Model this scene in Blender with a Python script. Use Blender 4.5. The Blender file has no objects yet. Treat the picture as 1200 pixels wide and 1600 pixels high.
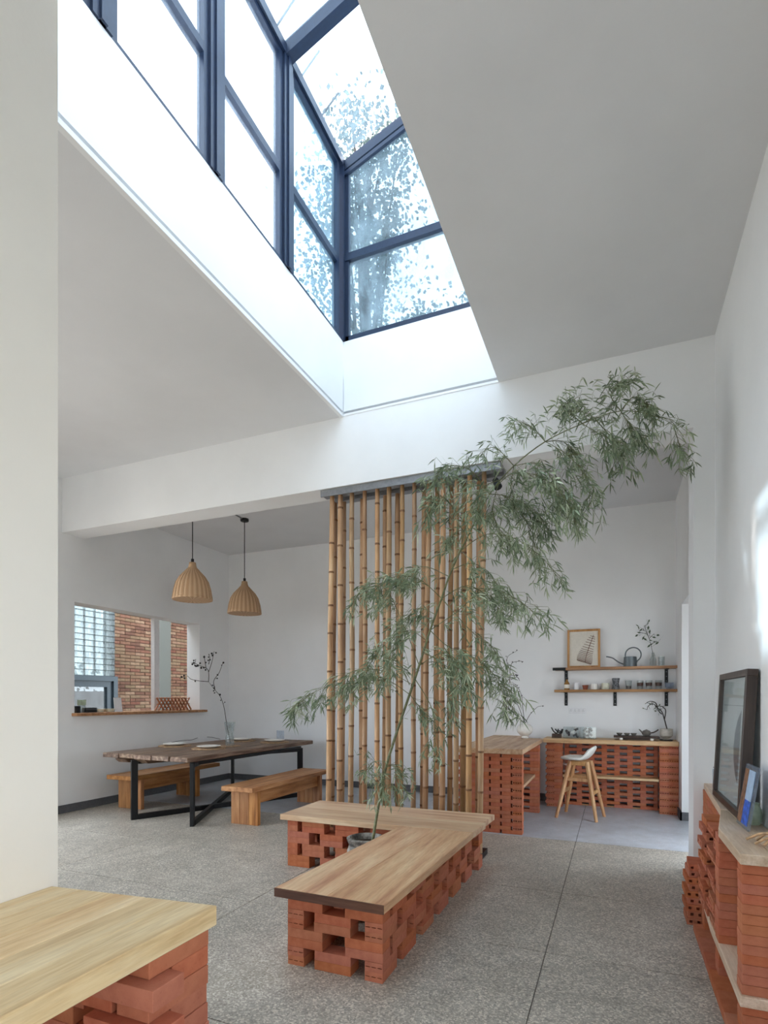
import bpy, bmesh, math, random
from mathutils import Vector, Matrix
random.seed(7)
sc = bpy.context.scene
COL = sc.collection
# ------------------------------------------------------------------ camera
FPX, CH, TH = 862.0, 1.45, math.atan(361/862)
CT, ST = math.cos(TH), math.sin(TH)
cam = bpy.data.cameras.new('camera'); cam.sensor_fit = 'VERTICAL'; cam.sensor_height = 36.0
cam.lens = 36.0*FPX/1600; cam.shift_y = (1091-800)/1600; cam.clip_start = 0.05; cam.clip_end = 200
camo = bpy.data.objects.new('camera', cam); COL.objects.link(camo)
camo.location = (0, 0, CH); camo.rotation_euler = (math.pi/2, 0, TH); sc.camera = camo
# ------------------------------------------------------------------ sky, sun, exposure
world = bpy.data.worlds.new('sky'); sc.world = world; world.use_nodes = True
wn = world.node_tree; bgn = wn.nodes['Background']; bgn.inputs['Strength'].default_value = 4.2
tc = wn.nodes.new('ShaderNodeTexCoord'); nz = wn.nodes.new('ShaderNodeTexNoise'); nz.inputs['Scale'].default_value = 2.5
rp = wn.nodes.new('ShaderNodeValToRGB')
rp.color_ramp.elements[0].position = .35; rp.color_ramp.elements[0].color = (.73, .86, 1, 1)
rp.color_ramp.elements[1].position = .6; rp.color_ramp.elements[1].color = (.90, .955, 1, 1)
wn.links.new(tc.outputs['Generated'], nz.inputs['Vector']); wn.links.new(nz.outputs['Fac'], rp.inputs['Fac'])
wn.links.new(rp.outputs['Color'], bgn.inputs['Color'])
sun = bpy.data.lights.new('sun', 'SUN'); sun.energy = 9.0; sun.angle = math.radians(1.5); sun.color = (1, .97, .93)
suno = bpy.data.objects.new('sun', sun); COL.objects.link(suno)
SUN_FROM = Vector((-3.17, 1.2, 3.3))            # direction the light comes from
suno.rotation_euler = SUN_FROM.to_track_quat('Z', 'Y').to_euler(); suno.location = (-8, 6, 14)
def portal(loc, rot, sx, sy):
    l = bpy.data.lights.new('portal', 'AREA'); l.shape = 'RECTANGLE'; l.size = sx; l.size_y = sy; l.cycles.is_portal = True
    o = bpy.data.objects.new('portal', l); COL.objects.link(o); o.location = loc; o.rotation_euler = rot
portal((-2.62, 3.0, 5.82), (0, -math.pi/2, 0), 1.75, 3.7)
portal((-1.7, 3.0, 7.25), (0, -0.32, 0), 1.8, 3.7)
portal((-1.7, 5.0, 5.9), (-math.pi/2, 0, 0), 1.7, 2.0)
portal((-.3, -3.3, 1.15), (math.pi/2, 0, 0), 1.2, 2.3)
portal((-4.4, -3.3, 1.6), (math.pi/2, 0, 0), 2.4, 1.4)
portal((1.1, -.1, 1.6), (0, math.pi/2, 0), 1.0, 1.2)
portal((1.4, 5.7, 1.3), (0, math.pi/2, 0), 2.5, .8)
portal((-6.8, 2.4, 1.7), (0, -math.pi/2, 0), 2.4, 3.6)
vs = sc.view_settings; vs.view_transform = 'Standard'; vs.look = 'None'; vs.exposure = 0.86; vs.gamma = 1; vs.use_curve_mapping = False
cy = sc.cycles; cy.max_bounces = 14; cy.diffuse_bounces = 7; cy.glossy_bounces = 4; cy.transmission_bounces = 8; cy.transparent_max_bounces = 24
cy.caustics_reflective = False; cy.caustics_refractive = False; cy.sample_clamp_indirect = 8.0
# ------------------------------------------------------------------ geometry on picture rays (at chosen real distances)
def rays(u, v): return (u-600)/FPX, (v-1091)/FPX
def YP(u, v, Y):
    a, b = rays(u, v); zf = Y/(a*ST+CT); return Vector((zf*(a*CT-ST), Y, CH-b*zf))
def XP(u, v, X):
    a, b = rays(u, v); zf = X/(a*CT-ST); return Vector((X, zf*(a*ST+CT), CH-b*zf))
def GP(u, v, z=0):
    a, b = rays(u, v); zf = (CH-z)/b; return Vector((zf*(a*CT-ST), zf*(a*ST+CT), z))
# ------------------------------------------------------------------ materials
def lin(c):
    return tuple(((x/255)/12.92 if x/255 <= .04045 else ((x/255+.055)/1.055)**2.4) for x in c)+(1,)
class N:
    def __init__(s, name):
        s.m = bpy.data.materials.new(name); s.m.use_nodes = True; s.t = s.m.node_tree; s.b = s.t.nodes['Principled BSDF']
    def n(s, k, **kw):
        x = s.t.nodes.new('ShaderNode'+k)
        for a, b in kw.items(): setattr(x, a, b)
        return x
    def l(s, a, b): s.t.links.new(a, b)
    def coord(s, scale=(1, 1, 1), kind='Object'):
        t = s.n('TexCoord'); m = s.n('Mapping'); m.inputs['Scale'].default_value = scale
        s.l(t.outputs[kind], m.inputs['Vector']); return m.outputs['Vector']
    def noise(s, vec, scale, detail=4, rough=.55):
        x = s.n('TexNoise'); x.inputs['Scale'].default_value = scale; x.inputs['Detail'].default_value = detail
        x.inputs['Roughness'].default_value = rough; s.l(vec, x.inputs['Vector']); return x.outputs['Fac']
    def ramp(s, fac, stops):
        r = s.n('ValToRGB'); e = r.color_ramp.elements
        while len(e) < len(stops): e.new(.5)
        for k, (p, c) in enumerate(stops): e[k].position = p; e[k].color = lin(c)
        s.l(fac, r.inputs['Fac']); return r.outputs['Color']
    def mix(s, a, b, fac, mode='MIX'):
        m = s.n('MixRGB', blend_type=mode)
        for i, x in ((0, fac), (1, a), (2, b)):
            if isinstance(x, (int, float)): m.inputs[i].default_value = x
            elif isinstance(x, tuple): m.inputs[i].default_value = x
            else: s.l(x, m.inputs[i])
        return m.outputs['Color']
    def bump(s, h, strength, dist=.002):
        b = s.n('Bump'); b.inputs['Strength'].default_value = strength; b.inputs['Distance'].default_value = dist
        s.l(h, b.inputs['Height']); s.l(b.outputs['Normal'], s.b.inputs['Normal'])
    def rnd(s): return s.n('ObjectInfo').outputs['Random']
    def hsv(s, col, rnd, hv=.03, sv=.2, vv=.25):
        h = s.n('HueSaturation')
        for nm, amp, mid in (('Hue', hv, .5), ('Saturation', sv, 1), ('Value', vv, 1)):
            mr = s.n('MapRange'); mr.inputs['To Min'].default_value = mid-amp/2; mr.inputs['To Max'].default_value = mid+amp/2
            if nm == 'Value': s.l(rnd, mr.inputs['Value'])
            else:
                w = s.n('Math', operation='FRACT'); mu = s.n('Math', operation='MULTIPLY'); mu.inputs[1].default_value = 7.31 if nm == 'Hue' else 3.77
                s.l(rnd, mu.inputs[0]); s.l(mu.outputs[0], w.inputs[0]); s.l(w.outputs[0], mr.inputs['Value'])
            s.l(mr.outputs['Result'], h.inputs[nm])
        s.l(col, h.inputs['Color']); return h.outputs['Color']
    def col(s, c):
        if isinstance(c, tuple): s.b.inputs['Base Color'].default_value = c
        else: s.l(c, s.b.inputs['Base Color'])
    def set(s, rough=.5, metal=0, trans=0, ior=1.45, spec=None):
        s.b.inputs['Roughness'].default_value = rough; s.b.inputs['Metallic'].default_value = metal
        s.b.inputs['Transmission Weight'].default_value = trans; s.b.inputs['IOR'].default_value = ior
        if spec is not None: s.b.inputs['Specular IOR Level'].default_value = spec
        return s.m
def plain(name, rgb, rough=.5, metal=0, var=.06):
    x = N(name); v = x.coord(); nf = x.noise(v, 35, 3)
    a = tuple(int(min(255, k*(1-var))) for k in rgb); b = tuple(int(min(255, k*(1+var))) for k in rgb)
    x.col(x.ramp(nf, [(.3, a), (.7, b)])); return x.set(rough, metal)
def plaster(name, rgb):
    x = N(name); v = x.coord(); f = x.noise(v, 1.1, 5); d = tuple(int(k*.975) for k in rgb)
    x.col(x.ramp(f, [(.35, d), (.65, rgb)])); x.bump(x.noise(v, 60, 4), .12, .003); return x.set(.75, spec=.2)
def wood(name, dark, mid, light, axis='x', rough=.5, scale=1.0, var=.25):
    x = N(name); s = {'x': (1.2, 14, 14), 'y': (14, 1.2, 14), 'z': (14, 14, 1.2)}[axis]
    t = x.n('TexCoord'); ad = x.n('VectorMath', operation='ADD'); r = x.rnd(); mu = x.n('Math', operation='MULTIPLY'); mu.inputs[1].default_value = 37.0
    x.l(r, mu.inputs[0]); x.l(t.outputs['Object'], ad.inputs[0]); x.l(mu.outputs[0], ad.inputs[1])
    m = x.n('Mapping'); m.inputs['Scale'].default_value = tuple(k*scale for k in s); x.l(ad.outputs[0], m.inputs['Vector'])
    f = x.noise(m.outputs['Vector'], 1.3, 6, .6); f2 = x.noise(m.outputs['Vector'], 9, 3, .6)
    c = x.ramp(f, [(.28, dark), (.48, mid), (.68, light)])
    g = x.ramp(f2, [(.35, (215, 205, 195)), (.6, (255, 255, 255))])
    c = x.mix(c, g, .4, 'MULTIPLY'); c = x.hsv(c, r, .01, .12, var); x.col(c); x.bump(f2, .25, .002); return x.set(rough)
def brickmat(name, a, b, var=.3):
    x = N(name); r = x.rnd(); v = x.coord(); f = x.noise(v, 18, 5); f2 = x.noise(v, 140, 2)
    c = x.ramp(f, [(.3, a), (.7, b)]); c = x.hsv(c, r, .012, .12, var)
    k = x.ramp(f2, [(.62, (255, 255, 255)), (.75, (215, 205, 200))]); c = x.mix(c, k, .5, 'MULTIPLY'); x.col(c); x.bump(f2, .3, .002); return x.set(.8, spec=.25)
M = {}
M['wall'] = plaster('white_plaster', (238, 239, 240)); M['ceil'] = plaster('ceiling_plaster', (222, 223, 225)); M['cream'] = plaster('cream_plaster', (240, 236, 228))
M['brick'] = brickmat('terracotta_brick', (172, 102, 75), (192, 120, 90), .1); 
M['woodx'] = wood('pale_timber_x', (166, 116, 76), (196, 152, 108), (216, 182, 142), 'x'); M['woody'] = wood('pale_timber_y', (170, 128, 98), (202, 166, 132), (220, 194, 164), 'y')
M['seatx'] = wood('bench_slab_x', (186, 138, 106), (216, 180, 146), (232, 208, 176), 'x', .42, .7, .08); M['seaty'] = wood('bench_slab_y', (180, 130, 102), (214, 174, 136), (232, 206, 168), 'y', .42, .7, .08)
M['oaky'] = wood('yellow_pine_y', (196, 158, 112), (220, 192, 146), (232, 212, 174), 'y', var=.22); M['oakx'] = wood('yellow_pine_x', (182, 142, 100), (208, 172, 128), (222, 194, 154), 'x', var=.15)
M['palex'] = wood('bleached_timber', (186, 158, 130), (212, 188, 162), (228, 210, 190), 'y')
M['benchx'] = wood('elm_bench', (128, 80, 44), (172, 118, 72), (200, 150, 102), 'y', var=.15)
M['benchz'] = wood('elm_leg', (128, 80, 44), (176, 120, 72), (204, 152, 100), 'z', var=.2)
M['barn'] = wood('weathered_door_wood', (64, 48, 38), (118, 94, 76), (164, 142, 122), 'y', .6, 1.3); M['stoolw'] = wood('ash_stool_wood', (176, 126, 82), (200, 152, 104), (214, 172, 126), 'z', var=.1)
M['shelf'] = wood('shelf_timber', (120, 84, 52), (158, 116, 76), (184, 142, 100), 'x'); M['bark'] = wood('bark_edge', (66, 38, 26), (96, 60, 42), (126, 88, 62), 'x')
M['black'] = plain('black_steel', (26, 27, 29), .45, .3); M['frameblue'] = plain('blue_grey_aluminium', (32, 44, 66), .4, .1)
M['darkframe'] = plain('slate_aluminium', (54, 66, 74), .4, .2); M['steel'] = plain('galvanised_steel', (140, 142, 146), .45, .6); M['skirt'] = plain('grey_skirting', (92, 94, 98), .6)
M['white'] = plain('white_ceramic', (232, 230, 224), .25, 0, .02); M['whiteplastic'] = plain('white_plastic', (226, 226, 228), .4, 0, .02)
M['darkwood'] = wood('dark_walnut', (36, 27, 23), (56, 43, 37), (74, 58, 50), 'z', .4); M['oakframe'] = wood('oak_frame', (150, 104, 62), (182, 134, 88), (200, 156, 110), 'z')
M['paper'] = plain('warm_paper', (222, 216, 204), .7, 0, .02); M['printgrey'] = plain('grey_print', (182, 190, 190), .5, 0, .03); M['printlight'] = plain('pale_print', (206, 212, 210), .5, 0, .03)
M['printdark'] = plain('charcoal_print', (96, 104, 108), .6); M['fern'] = plain('brown_fern', (110, 74, 58), .7); M['twig'] = plain('dark_twig', (58, 52, 48), .8); M['bud'] = plain('dark_bud', (44, 44, 46), .8)
M['stone'] = plain('grey_stoneware', (118, 116, 112), .6, 0, .2); M['soil'] = plain('soil', (62, 50, 40), .9, 0, .3); M['sage'] = plain('sage_ceramic', (166, 182, 158), .35)
M['bluepr'] = plain('blue_print', (52, 96, 190), .5, 0, .3); M['skypr'] = plain('sky_print', (170, 196, 226), .5, 0, .05); M['rockpr'] = plain('rock_print', (122, 88, 66), .6, 0, .3)
M['mat'] = plain('woven_placemat', (168, 138, 108), .85, 0, .2); M['zinc'] = plain('grey_zinc', (104, 112, 116), .4, .5); M['terra'] = plain('small_terracotta', (138, 74, 54), .7)
M['cup'] = plain('cream_cup', (214, 212, 194), .4); M['tray'] = plain('tea_tray_wood', (60, 44, 36), .5, 0, .2); M['pewter'] = plain('pewter', (128, 124, 118), .4, .5)
M['amber'] = plain('amber_liquid', (150, 110, 60), .2); M['coffee'] = plain('dark_drink', (62, 38, 30), .3); M['conc'] = plaster('raw_concrete', (94, 96, 92))
M['stem'] = plain('green_stem', (104, 108, 74), .5, 0, .2); M['bonelight'] = plain('driftwood', (192, 158, 122), .7, 0, .2); M['cable'] = plain('dark_cable', (34, 32, 32), .6)
M['pinkpot'] = plain('speckled_stoneware', (188, 182, 172), .6); M['copper'] = plain('copper_wood_lattice', (168, 112, 80), .5, 0, .15); M['chair'] = plain('stool_seat', (226, 226, 220), .45, 0, .02)
M['ground'] = plain('paving_outside', (176, 172, 164), .9); M['render'] = plain('outside_render', (206, 206, 204), .9)
def rattan():
    x = N('rattan_weave'); t = x.n('TexCoord'); sp = x.n('SeparateXYZ'); x.l(t.outputs['Object'], sp.inputs[0])
    at = x.n('Math', operation='ARCTAN2'); x.l(sp.outputs[1], at.inputs[0]); x.l(sp.outputs[0], at.inputs[1])
    def sn(src, k):
        a = x.n('Math', operation='MULTIPLY'); a.inputs[1].default_value = k; x.l(src, a.inputs[0]); b = x.n('Math', operation='SINE'); x.l(a.outputs[0], b.inputs[0]); return b.outputs[0]
    s1 = sn(at.outputs[0], 24); s2 = sn(sp.outputs[2], 420); s3 = sn(at.outputs[0], 72)
    m = x.n('Math', operation='MULTIPLY'); x.l(s2, m.inputs[0]); x.l(s3, m.inputs[1]); a = x.n('Math', operation='MULTIPLY_ADD'); a.inputs[1].default_value = .3; a.inputs[2].default_value = .5
    x.l(m.outputs[0], a.inputs[0]); a2 = x.n('Math', operation='MULTIPLY_ADD'); a2.inputs[1].default_value = .2; x.l(s1, a2.inputs[0]); x.l(a.outputs[0], a2.inputs[2])
    x.col(x.ramp(a2.outputs[0], [(.1, (146, 108, 74)), (.5, (192, 156, 120)), (.9, (216, 188, 156))])); x.bump(a2.outputs[0], .5, .004); return x.set(.7)
M['rattan'] = rattan()
def bamboo():
    x = N('bamboo_culm'); r = x.rnd(); v = x.coord((6, 6, .7)); f = x.noise(v, 3, 5)
    c = x.ramp(f, [(.25, (140, 104, 72)), (.5, (186, 148, 110)), (.72, (206, 174, 136))]); c = x.hsv(c, r, .01, .15, .5); x.col(c); return x.set(.38)
M['bamboo'] = bamboo(); M['node'] = plain('bamboo_node', (120, 86, 58), .6, 0, .2)
def leafmat(name, c0, c1, c2, trans=.25):
    x = N(name); at = x.n('Attribute'); at.attribute_name = 'tone'; c = x.ramp(at.outputs['Fac'], [(0, c0), (.5, c1), (1, c2)]); x.col(c)
    x.b.inputs['Subsurface Weight'].default_value = 0; x.set(.55)
    tl = x.n('BsdfTranslucent'); x.l(c, tl.inputs['Color']); ms = x.n('MixShader'); ms.inputs[0].default_value = trans
    out = x.t.nodes['Material Output']; x.l(x.b.outputs[0], ms.inputs[1]); x.l(tl.outputs[0], ms.inputs[2]); x.l(ms.outputs[0], out.inputs['Surface']); return x.m
M['leaf'] = leafmat('bamboo_leaf', (78, 94, 72), (134, 150, 120), (198, 206, 180)); M['treeleaf'] = leafmat('tree_leaf', (58, 70, 70), (80, 94, 92), (106, 116, 110), .3)
def glass(name, tint=(1, 1, 1), dirt=.2, dirtcol=(200, 220, 235), streak=6, ior=1.45):
    x = N(name); out = x.t.nodes['Material Output']; x.t.nodes.remove(x.b)
    tr = x.n('BsdfTransparent'); tr.inputs[0].default_value = tint+(1,); gl = x.n('BsdfGlossy'); gl.inputs['Roughness'].default_value = .03
    lw = x.n('LayerWeight'); lw.inputs['Blend'].default_value = .5; pw = x.n('Math', operation='POWER'); pw.inputs[1].default_value = 4.5; x.l(lw.outputs['Facing'], pw.inputs[0])
    fr = x.n('MapRange'); f0 = ((ior-1)/(ior+1))**2; fr.inputs['To Min'].default_value = f0; fr.inputs['To Max'].default_value = .9 if ior > 1.3 else .35; x.l(pw.outputs[0], fr.inputs['Value']); m1 = x.n('MixShader'); x.l(fr.outputs[0], m1.inputs[0]); x.l(tr.outputs[0], m1.inputs[1]); x.l(gl.outputs[0], m1.inputs[2])
    df = x.n('BsdfTranslucent'); df.inputs[0].default_value = lin(dirtcol); d2 = x.n('BsdfDiffuse'); d2.inputs[0].default_value = lin(dirtcol); md = x.n('MixShader'); md.inputs[0].default_value = .35
    x.l(df.outputs[0], md.inputs[1]); x.l(d2.outputs[0], md.inputs[2])
    f = x.noise(x.coord((1, 1, .4)), streak, 6, .7); mr = x.n('MapRange'); mr.inputs['From Min'].default_value = .35; mr.inputs['From Max'].default_value = .7
    mr.inputs['To Min'].default_value = dirt*.3; mr.inputs['To Max'].default_value = min(1, dirt*1.7); x.l(f, mr.inputs['Value'])
    m2 = x.n('MixShader'); x.l(mr.outputs[0], m2.inputs[0]); x.l(m1.outputs[0], m2.inputs[1]); x.l(md.outputs[0], m2.inputs[2]); x.l(m2.outputs[0], out.inputs['Surface']); return x.m
M['skyglass'] = glass('dusty_skylight_glass', (.46, .52, .56), .22, (156, 174, 184), 3); M['roofglass'] = glass('roof_glass', (.66, .71, .75), .08, (200, 220, 235), 2); M['clear'] = glass('clear_glass', (.96, .98, .98), .05)
M['leftglass'] = glass('clerestory_glass', (.78, .82, .85), .06, (210, 225, 238), 2); M['cornerglass'] = glass('corner_clerestory_glass', (.5, .58, .63), .14, (150, 176, 192), 3); M['cupglass'] = glass('drinking_glass', (.92, .94, .94), .12, (200, 205, 205), 20); M['farpane'] = glass('courtyard_window_glass', (.3, .32, .33), .08, (150, 160, 165)); M['block'] = glass('glass_block_glass', (.42, .46, .47), .5, (150, 162, 165), 14)
M['picglass'] = glass('picture_glass', (.97, .98, .98), .03, ior=1.12)
M['acryl'] = glass('acrylic', (.86, .9, .95), .2, (210, 220, 235), 10)
def terrazzo(name, base0, base1, chips, rough, speck=1.0):
    x = N(name); v = x.coord(); big = x.noise(v, .9, 6, .6); mid = x.noise(v, 7, 5, .6)
    vo = x.n('TexVoronoi'); vo.inputs['Scale'].default_value = 120; x.l(v, vo.inputs['Vector'])
    vo2 = x.n('TexVoronoi'); vo2.inputs['Scale'].default_value = 70; x.l(v, vo2.inputs['Vector'])
    c = x.ramp(big, [(.3, base0), (.7, base1)])
    sp = x.n('SeparateColor'); x.l(vo.outputs['Color'], sp.inputs[0]); k = x.ramp(sp.outputs[0], [(.0, (92, 90, 86)), (.3, (160, 156, 150)), (.62, (170, 166, 160)), (.9, (236, 232, 224))])
    c = x.mix(c, k, chips, 'OVERLAY')
    g = x.ramp(mid, [(.3, (205, 203, 200)), (.65, (255, 255, 255))]); c = x.mix(c, g, .6, 'MULTIPLY'); x.col(c)
    rr = x.n('MapRange'); rr.inputs['To Min'].default_value = rough-.12; rr.inputs['To Max'].default_value = rough+.15; x.l(mid, rr.inputs['Value']); x.set(rough)
    x.l(rr.outputs[0], x.b.inputs['Roughness']); x.bump(mid, .15, .002); return x.m
M['terrazzo'] = terrazzo('terrazzo', (172, 168, 161), (198, 194, 187), .6, .42); M['screed'] = terrazzo('smooth_screed', (178, 184, 194), (204, 210, 218), .12, .34); M['joint'] = plain('dark_joint', (116, 110, 104), .9)
def oldbrick():
    x = N('old_wall_brick'); r = x.rnd(); v = x.coord(); f = x.noise(v, 14, 5); c = x.ramp(r, [(0, (96, 66, 54)), (.3, (122, 88, 70)), (.55, (118, 98, 76)), (.8, (140, 114, 94)), (1, (108, 62, 50))])
    g = x.ramp(f, [(.3, (180, 175, 165)), (.7, (255, 255, 255))]); x.col(x.mix(c, g, .8, 'MULTIPLY')); return x.set(.9)
M['oldbrick'] = oldbrick(); M['mortar'] = plain('mortar', (112, 100, 88), .95, 0, .1)
def farbrick():
    x = N('pale_garden_brick'); b = x.n('TexBrick'); b.inputs['Scale'].default_value = 1; b.inputs['Color1'].default_value = lin((150, 144, 143)); b.inputs['Color2'].default_value = lin((128, 120, 119)); b.inputs['Mortar'].default_value = lin((120, 112, 110))
    b.inputs['Brick Width'].default_value = .24; b.inputs['Row Height'].default_value = .075; b.inputs['Mortar Size'].default_value = .008
    t = x.n('TexCoord'); sp = x.n('SeparateXYZ'); cb = x.n('CombineXYZ'); x.l(t.outputs['Object'], sp.inputs[0]); x.l(sp.outputs[1], cb.inputs[0]); x.l(sp.outputs[2], cb.inputs[1]); x.l(cb.outputs[0], b.inputs['Vector'])
    x.col(b.outputs['Color']); return x.set(.9)
M['farbrick'] = farbrick()
def marble():
    x = N('black_speckled_glaze'); f = x.noise(x.coord(), 45, 5, .7); x.col(x.ramp(f, [(.45, (36, 38, 44)), (.52, (150, 152, 156)), (.58, (44, 46, 52))])); return x.set(.3)
M['speck'] = marble()
def potm():
    x = N('mottled_jar_glaze'); f = x.noise(x.coord(), 14, 5, .7); x.col(x.ramp(f, [(.38, (78, 76, 74)), (.5, (128, 124, 118)), (.62, (176, 172, 164))])); return x.set(.55)
M['pot'] = potm()
# ------------------------------------------------------------------ mesh builder
class MB:
    def __init__(s): s.v = []; s.f = []; s.mi = []; s.cur = 0
    def face(s, ids): s.f.append(ids); s.mi.append(s.cur)
    def box(s, x0, x1, y0, y1, z0, z1):
        b = len(s.v); s.v += [Vector(p) for p in ((x0, y0, z0), (x1, y0, z0), (x1, y1, z0), (x0, y1, z0), (x0, y0, z1), (x1, y0, z1), (x1, y1, z1), (x0, y1, z1))]
        for q in ((0, 3, 2, 1), (4, 5, 6, 7), (0, 1, 5, 4), (1, 2, 6, 5), (2, 3, 7, 6), (3, 0, 4, 7)): s.face([b+i for i in q])
        return s
    def obox(s, a, b, w, t, up=(0, 0, 1)):
        a, b = Vector(a), Vector(b); d = (b-a).normalized(); up = Vector(up); r = d.cross(up)
        if r.length < 1e-4: r = d.cross(Vector((1, 0, 0)))
        r.normalize(); u = r.cross(d).normalized(); k = len(s.v)
        for p in (a, b):
            for i, j in ((-1, -1), (1, -1), (1, 1), (-1, 1)): s.v.append(p+r*(i*w/2)+u*(j*t/2))
        for q in ((0, 1, 2, 3), (7, 6, 5, 4), (0, 4, 5, 1), (1, 5, 6, 2), (2, 6, 7, 3), (3, 7, 4, 0)): s.face([k+i for i in q])
        return s
    def prism(s, poly, z0, z1):
        b = len(s.v); n = len(poly); s.v += [Vector((p[0], p[1], z0)) for p in poly]+[Vector((p[0], p[1], z1)) for p in poly]
        s.face([b+i for i in range(n)][::-1]); s.face([b+n+i for i in range(n)])
        for i in range(n): j = (i+1) % n; s.face([b+i, b+j, b+n+j, b+n+i])
        return s
    def hull8(s, pts):
        b = len(s.v); s.v += [Vector(p) for p in pts]
        for q in ((0, 3, 2, 1), (4, 5, 6, 7), (0, 1, 5, 4), (1, 2, 6, 5), (2, 3, 7, 6), (3, 0, 4, 7)): s.face([b+i for i in q])
        return s
    def tube(s, pts, rad, n=8, cap=True):
        pts = [Vector(p) for p in pts]; m = len(pts)
        if not isinstance(rad, (list, tuple)): rad = [rad]*m
        b = len(s.v); ref = None
        for i, p in enumerate(pts):
            d = (pts[min(i+1, m-1)]-pts[max(i-1, 0)]).normalized()
            if ref is None: ref = Vector((1, 0, 0)) if abs(d.x) < .8 else Vector((0, 1, 0))
            r = (ref-d*ref.dot(d)).normalized(); u = d.cross(r); ref = r
            for k in range(n): a = 2*math.pi*k/n; s.v.append(p+(r*math.cos(a)+u*math.sin(a))*rad[i])
        for i in range(m-1):
            for k in range(n): k2 = (k+1) % n; s.face([b+i*n+k, b+i*n+k2, b+(i+1)*n+k2, b+(i+1)*n+k])
        if cap: s.face([b+k for k in range(n)][::-1]); s.face([b+(m-1)*n+k for k in range(n)])
        return s
    def lathe(s, prof, c=(0, 0, 0), n=24, mis=None):
        b = len(s.v); c = Vector(c)
        for r, z in prof:
            for k in range(n): a = 2*math.pi*k/n; s.v.append(c+Vector((r*math.cos(a), r*math.sin(a), z)))
        for i in range(len(prof)-1):
            for k in range(n):
                k2 = (k+1) % n; s.face([b+i*n+k, b+i*n+k2, b+(i+1)*n+k2, b+(i+1)*n+k])
                if mis: s.mi[-1] = mis[i]
        if prof[0][0] > 1e-4: s.face([b+k for k in range(n)][::-1])
        if prof[-1][0] > 1e-4: e = b+(len(prof)-1)*n; s.face([e+k for k in range(n)])
        return s
    def sphere(s, c, r, n=6):
        prof = [(max(1e-5, r*math.sin(math.pi*i/n)), -r*math.cos(math.pi*i/n)) for i in range(n+1)]; return s.lathe(prof, c, n+2)
    def build(s, name, mat, parent=None, smooth=False, bevel=0, at=None):
        o0 = Vector(parent['_o']) if parent is not None else Vector((0, 0, 0))
        p = Vector(at) if at is not None else None
        if p is None:
            if parent is None and s.v:
                n = len(s.v); p = Vector((sum(v.x for v in s.v)/n, sum(v.y for v in s.v)/n, min(v.z for v in s.v)))
            else: p = o0
        me = bpy.data.meshes.new(name); me.from_pydata([tuple(v-p) for v in s.v], [], s.f)
        for m in (mat if isinstance(mat, (list, tuple)) else [mat]): me.materials.append(m)
        me.polygons.foreach_set('material_index', s.mi)
        bm = bmesh.new(); bm.from_mesh(me); bmesh.ops.remove_doubles(bm, verts=bm.verts, dist=1e-6); bmesh.ops.recalc_face_normals(bm, faces=bm.faces)
        if bevel: bmesh.ops.bevel(bm, geom=[e for e in bm.edges], offset=bevel, segments=1, affect='EDGES', clamp_overlap=True)
        bm.to_mesh(me); bm.free()
        if smooth:
            me.polygons.foreach_set('use_smooth', [True]*len(me.polygons))
            if smooth != 'all':
                try: me.set_sharp_from_angle(angle=math.radians(40))
                except Exception: pass
        o = bpy.data.objects.new(name, me); COL.objects.link(o); o['_o'] = tuple(p)
        if parent is not None: o.parent = parent
        o.location = p-o0 if parent is not None else p
        return o
def thing(name, label, cat, loc, group=None):
    o = bpy.data.objects.new(name, None); o.empty_display_size = .1; COL.objects.link(o); o.location = loc; o['_o'] = tuple(loc)
    o['label'] = label; o['category'] = cat
    if group: o['group'] = group
    return o
def tag(o, label, cat, group=None, kind=None):
    o['label'] = label; o['category'] = cat
    if group: o['group'] = group
    if kind: o['kind'] = kind
    return o
def structure(o, label=None):
    o['kind'] = 'structure'
    if label: o['label'] = label
    o['category'] = 'structure'
    return o
def sempty(name, loc=(0, 0, 0)):
    o = bpy.data.objects.new(name, None); o.empty_display_size = .1; COL.objects.link(o); o.location = loc; o['_o'] = tuple(loc); return o
BM = {}
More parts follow.
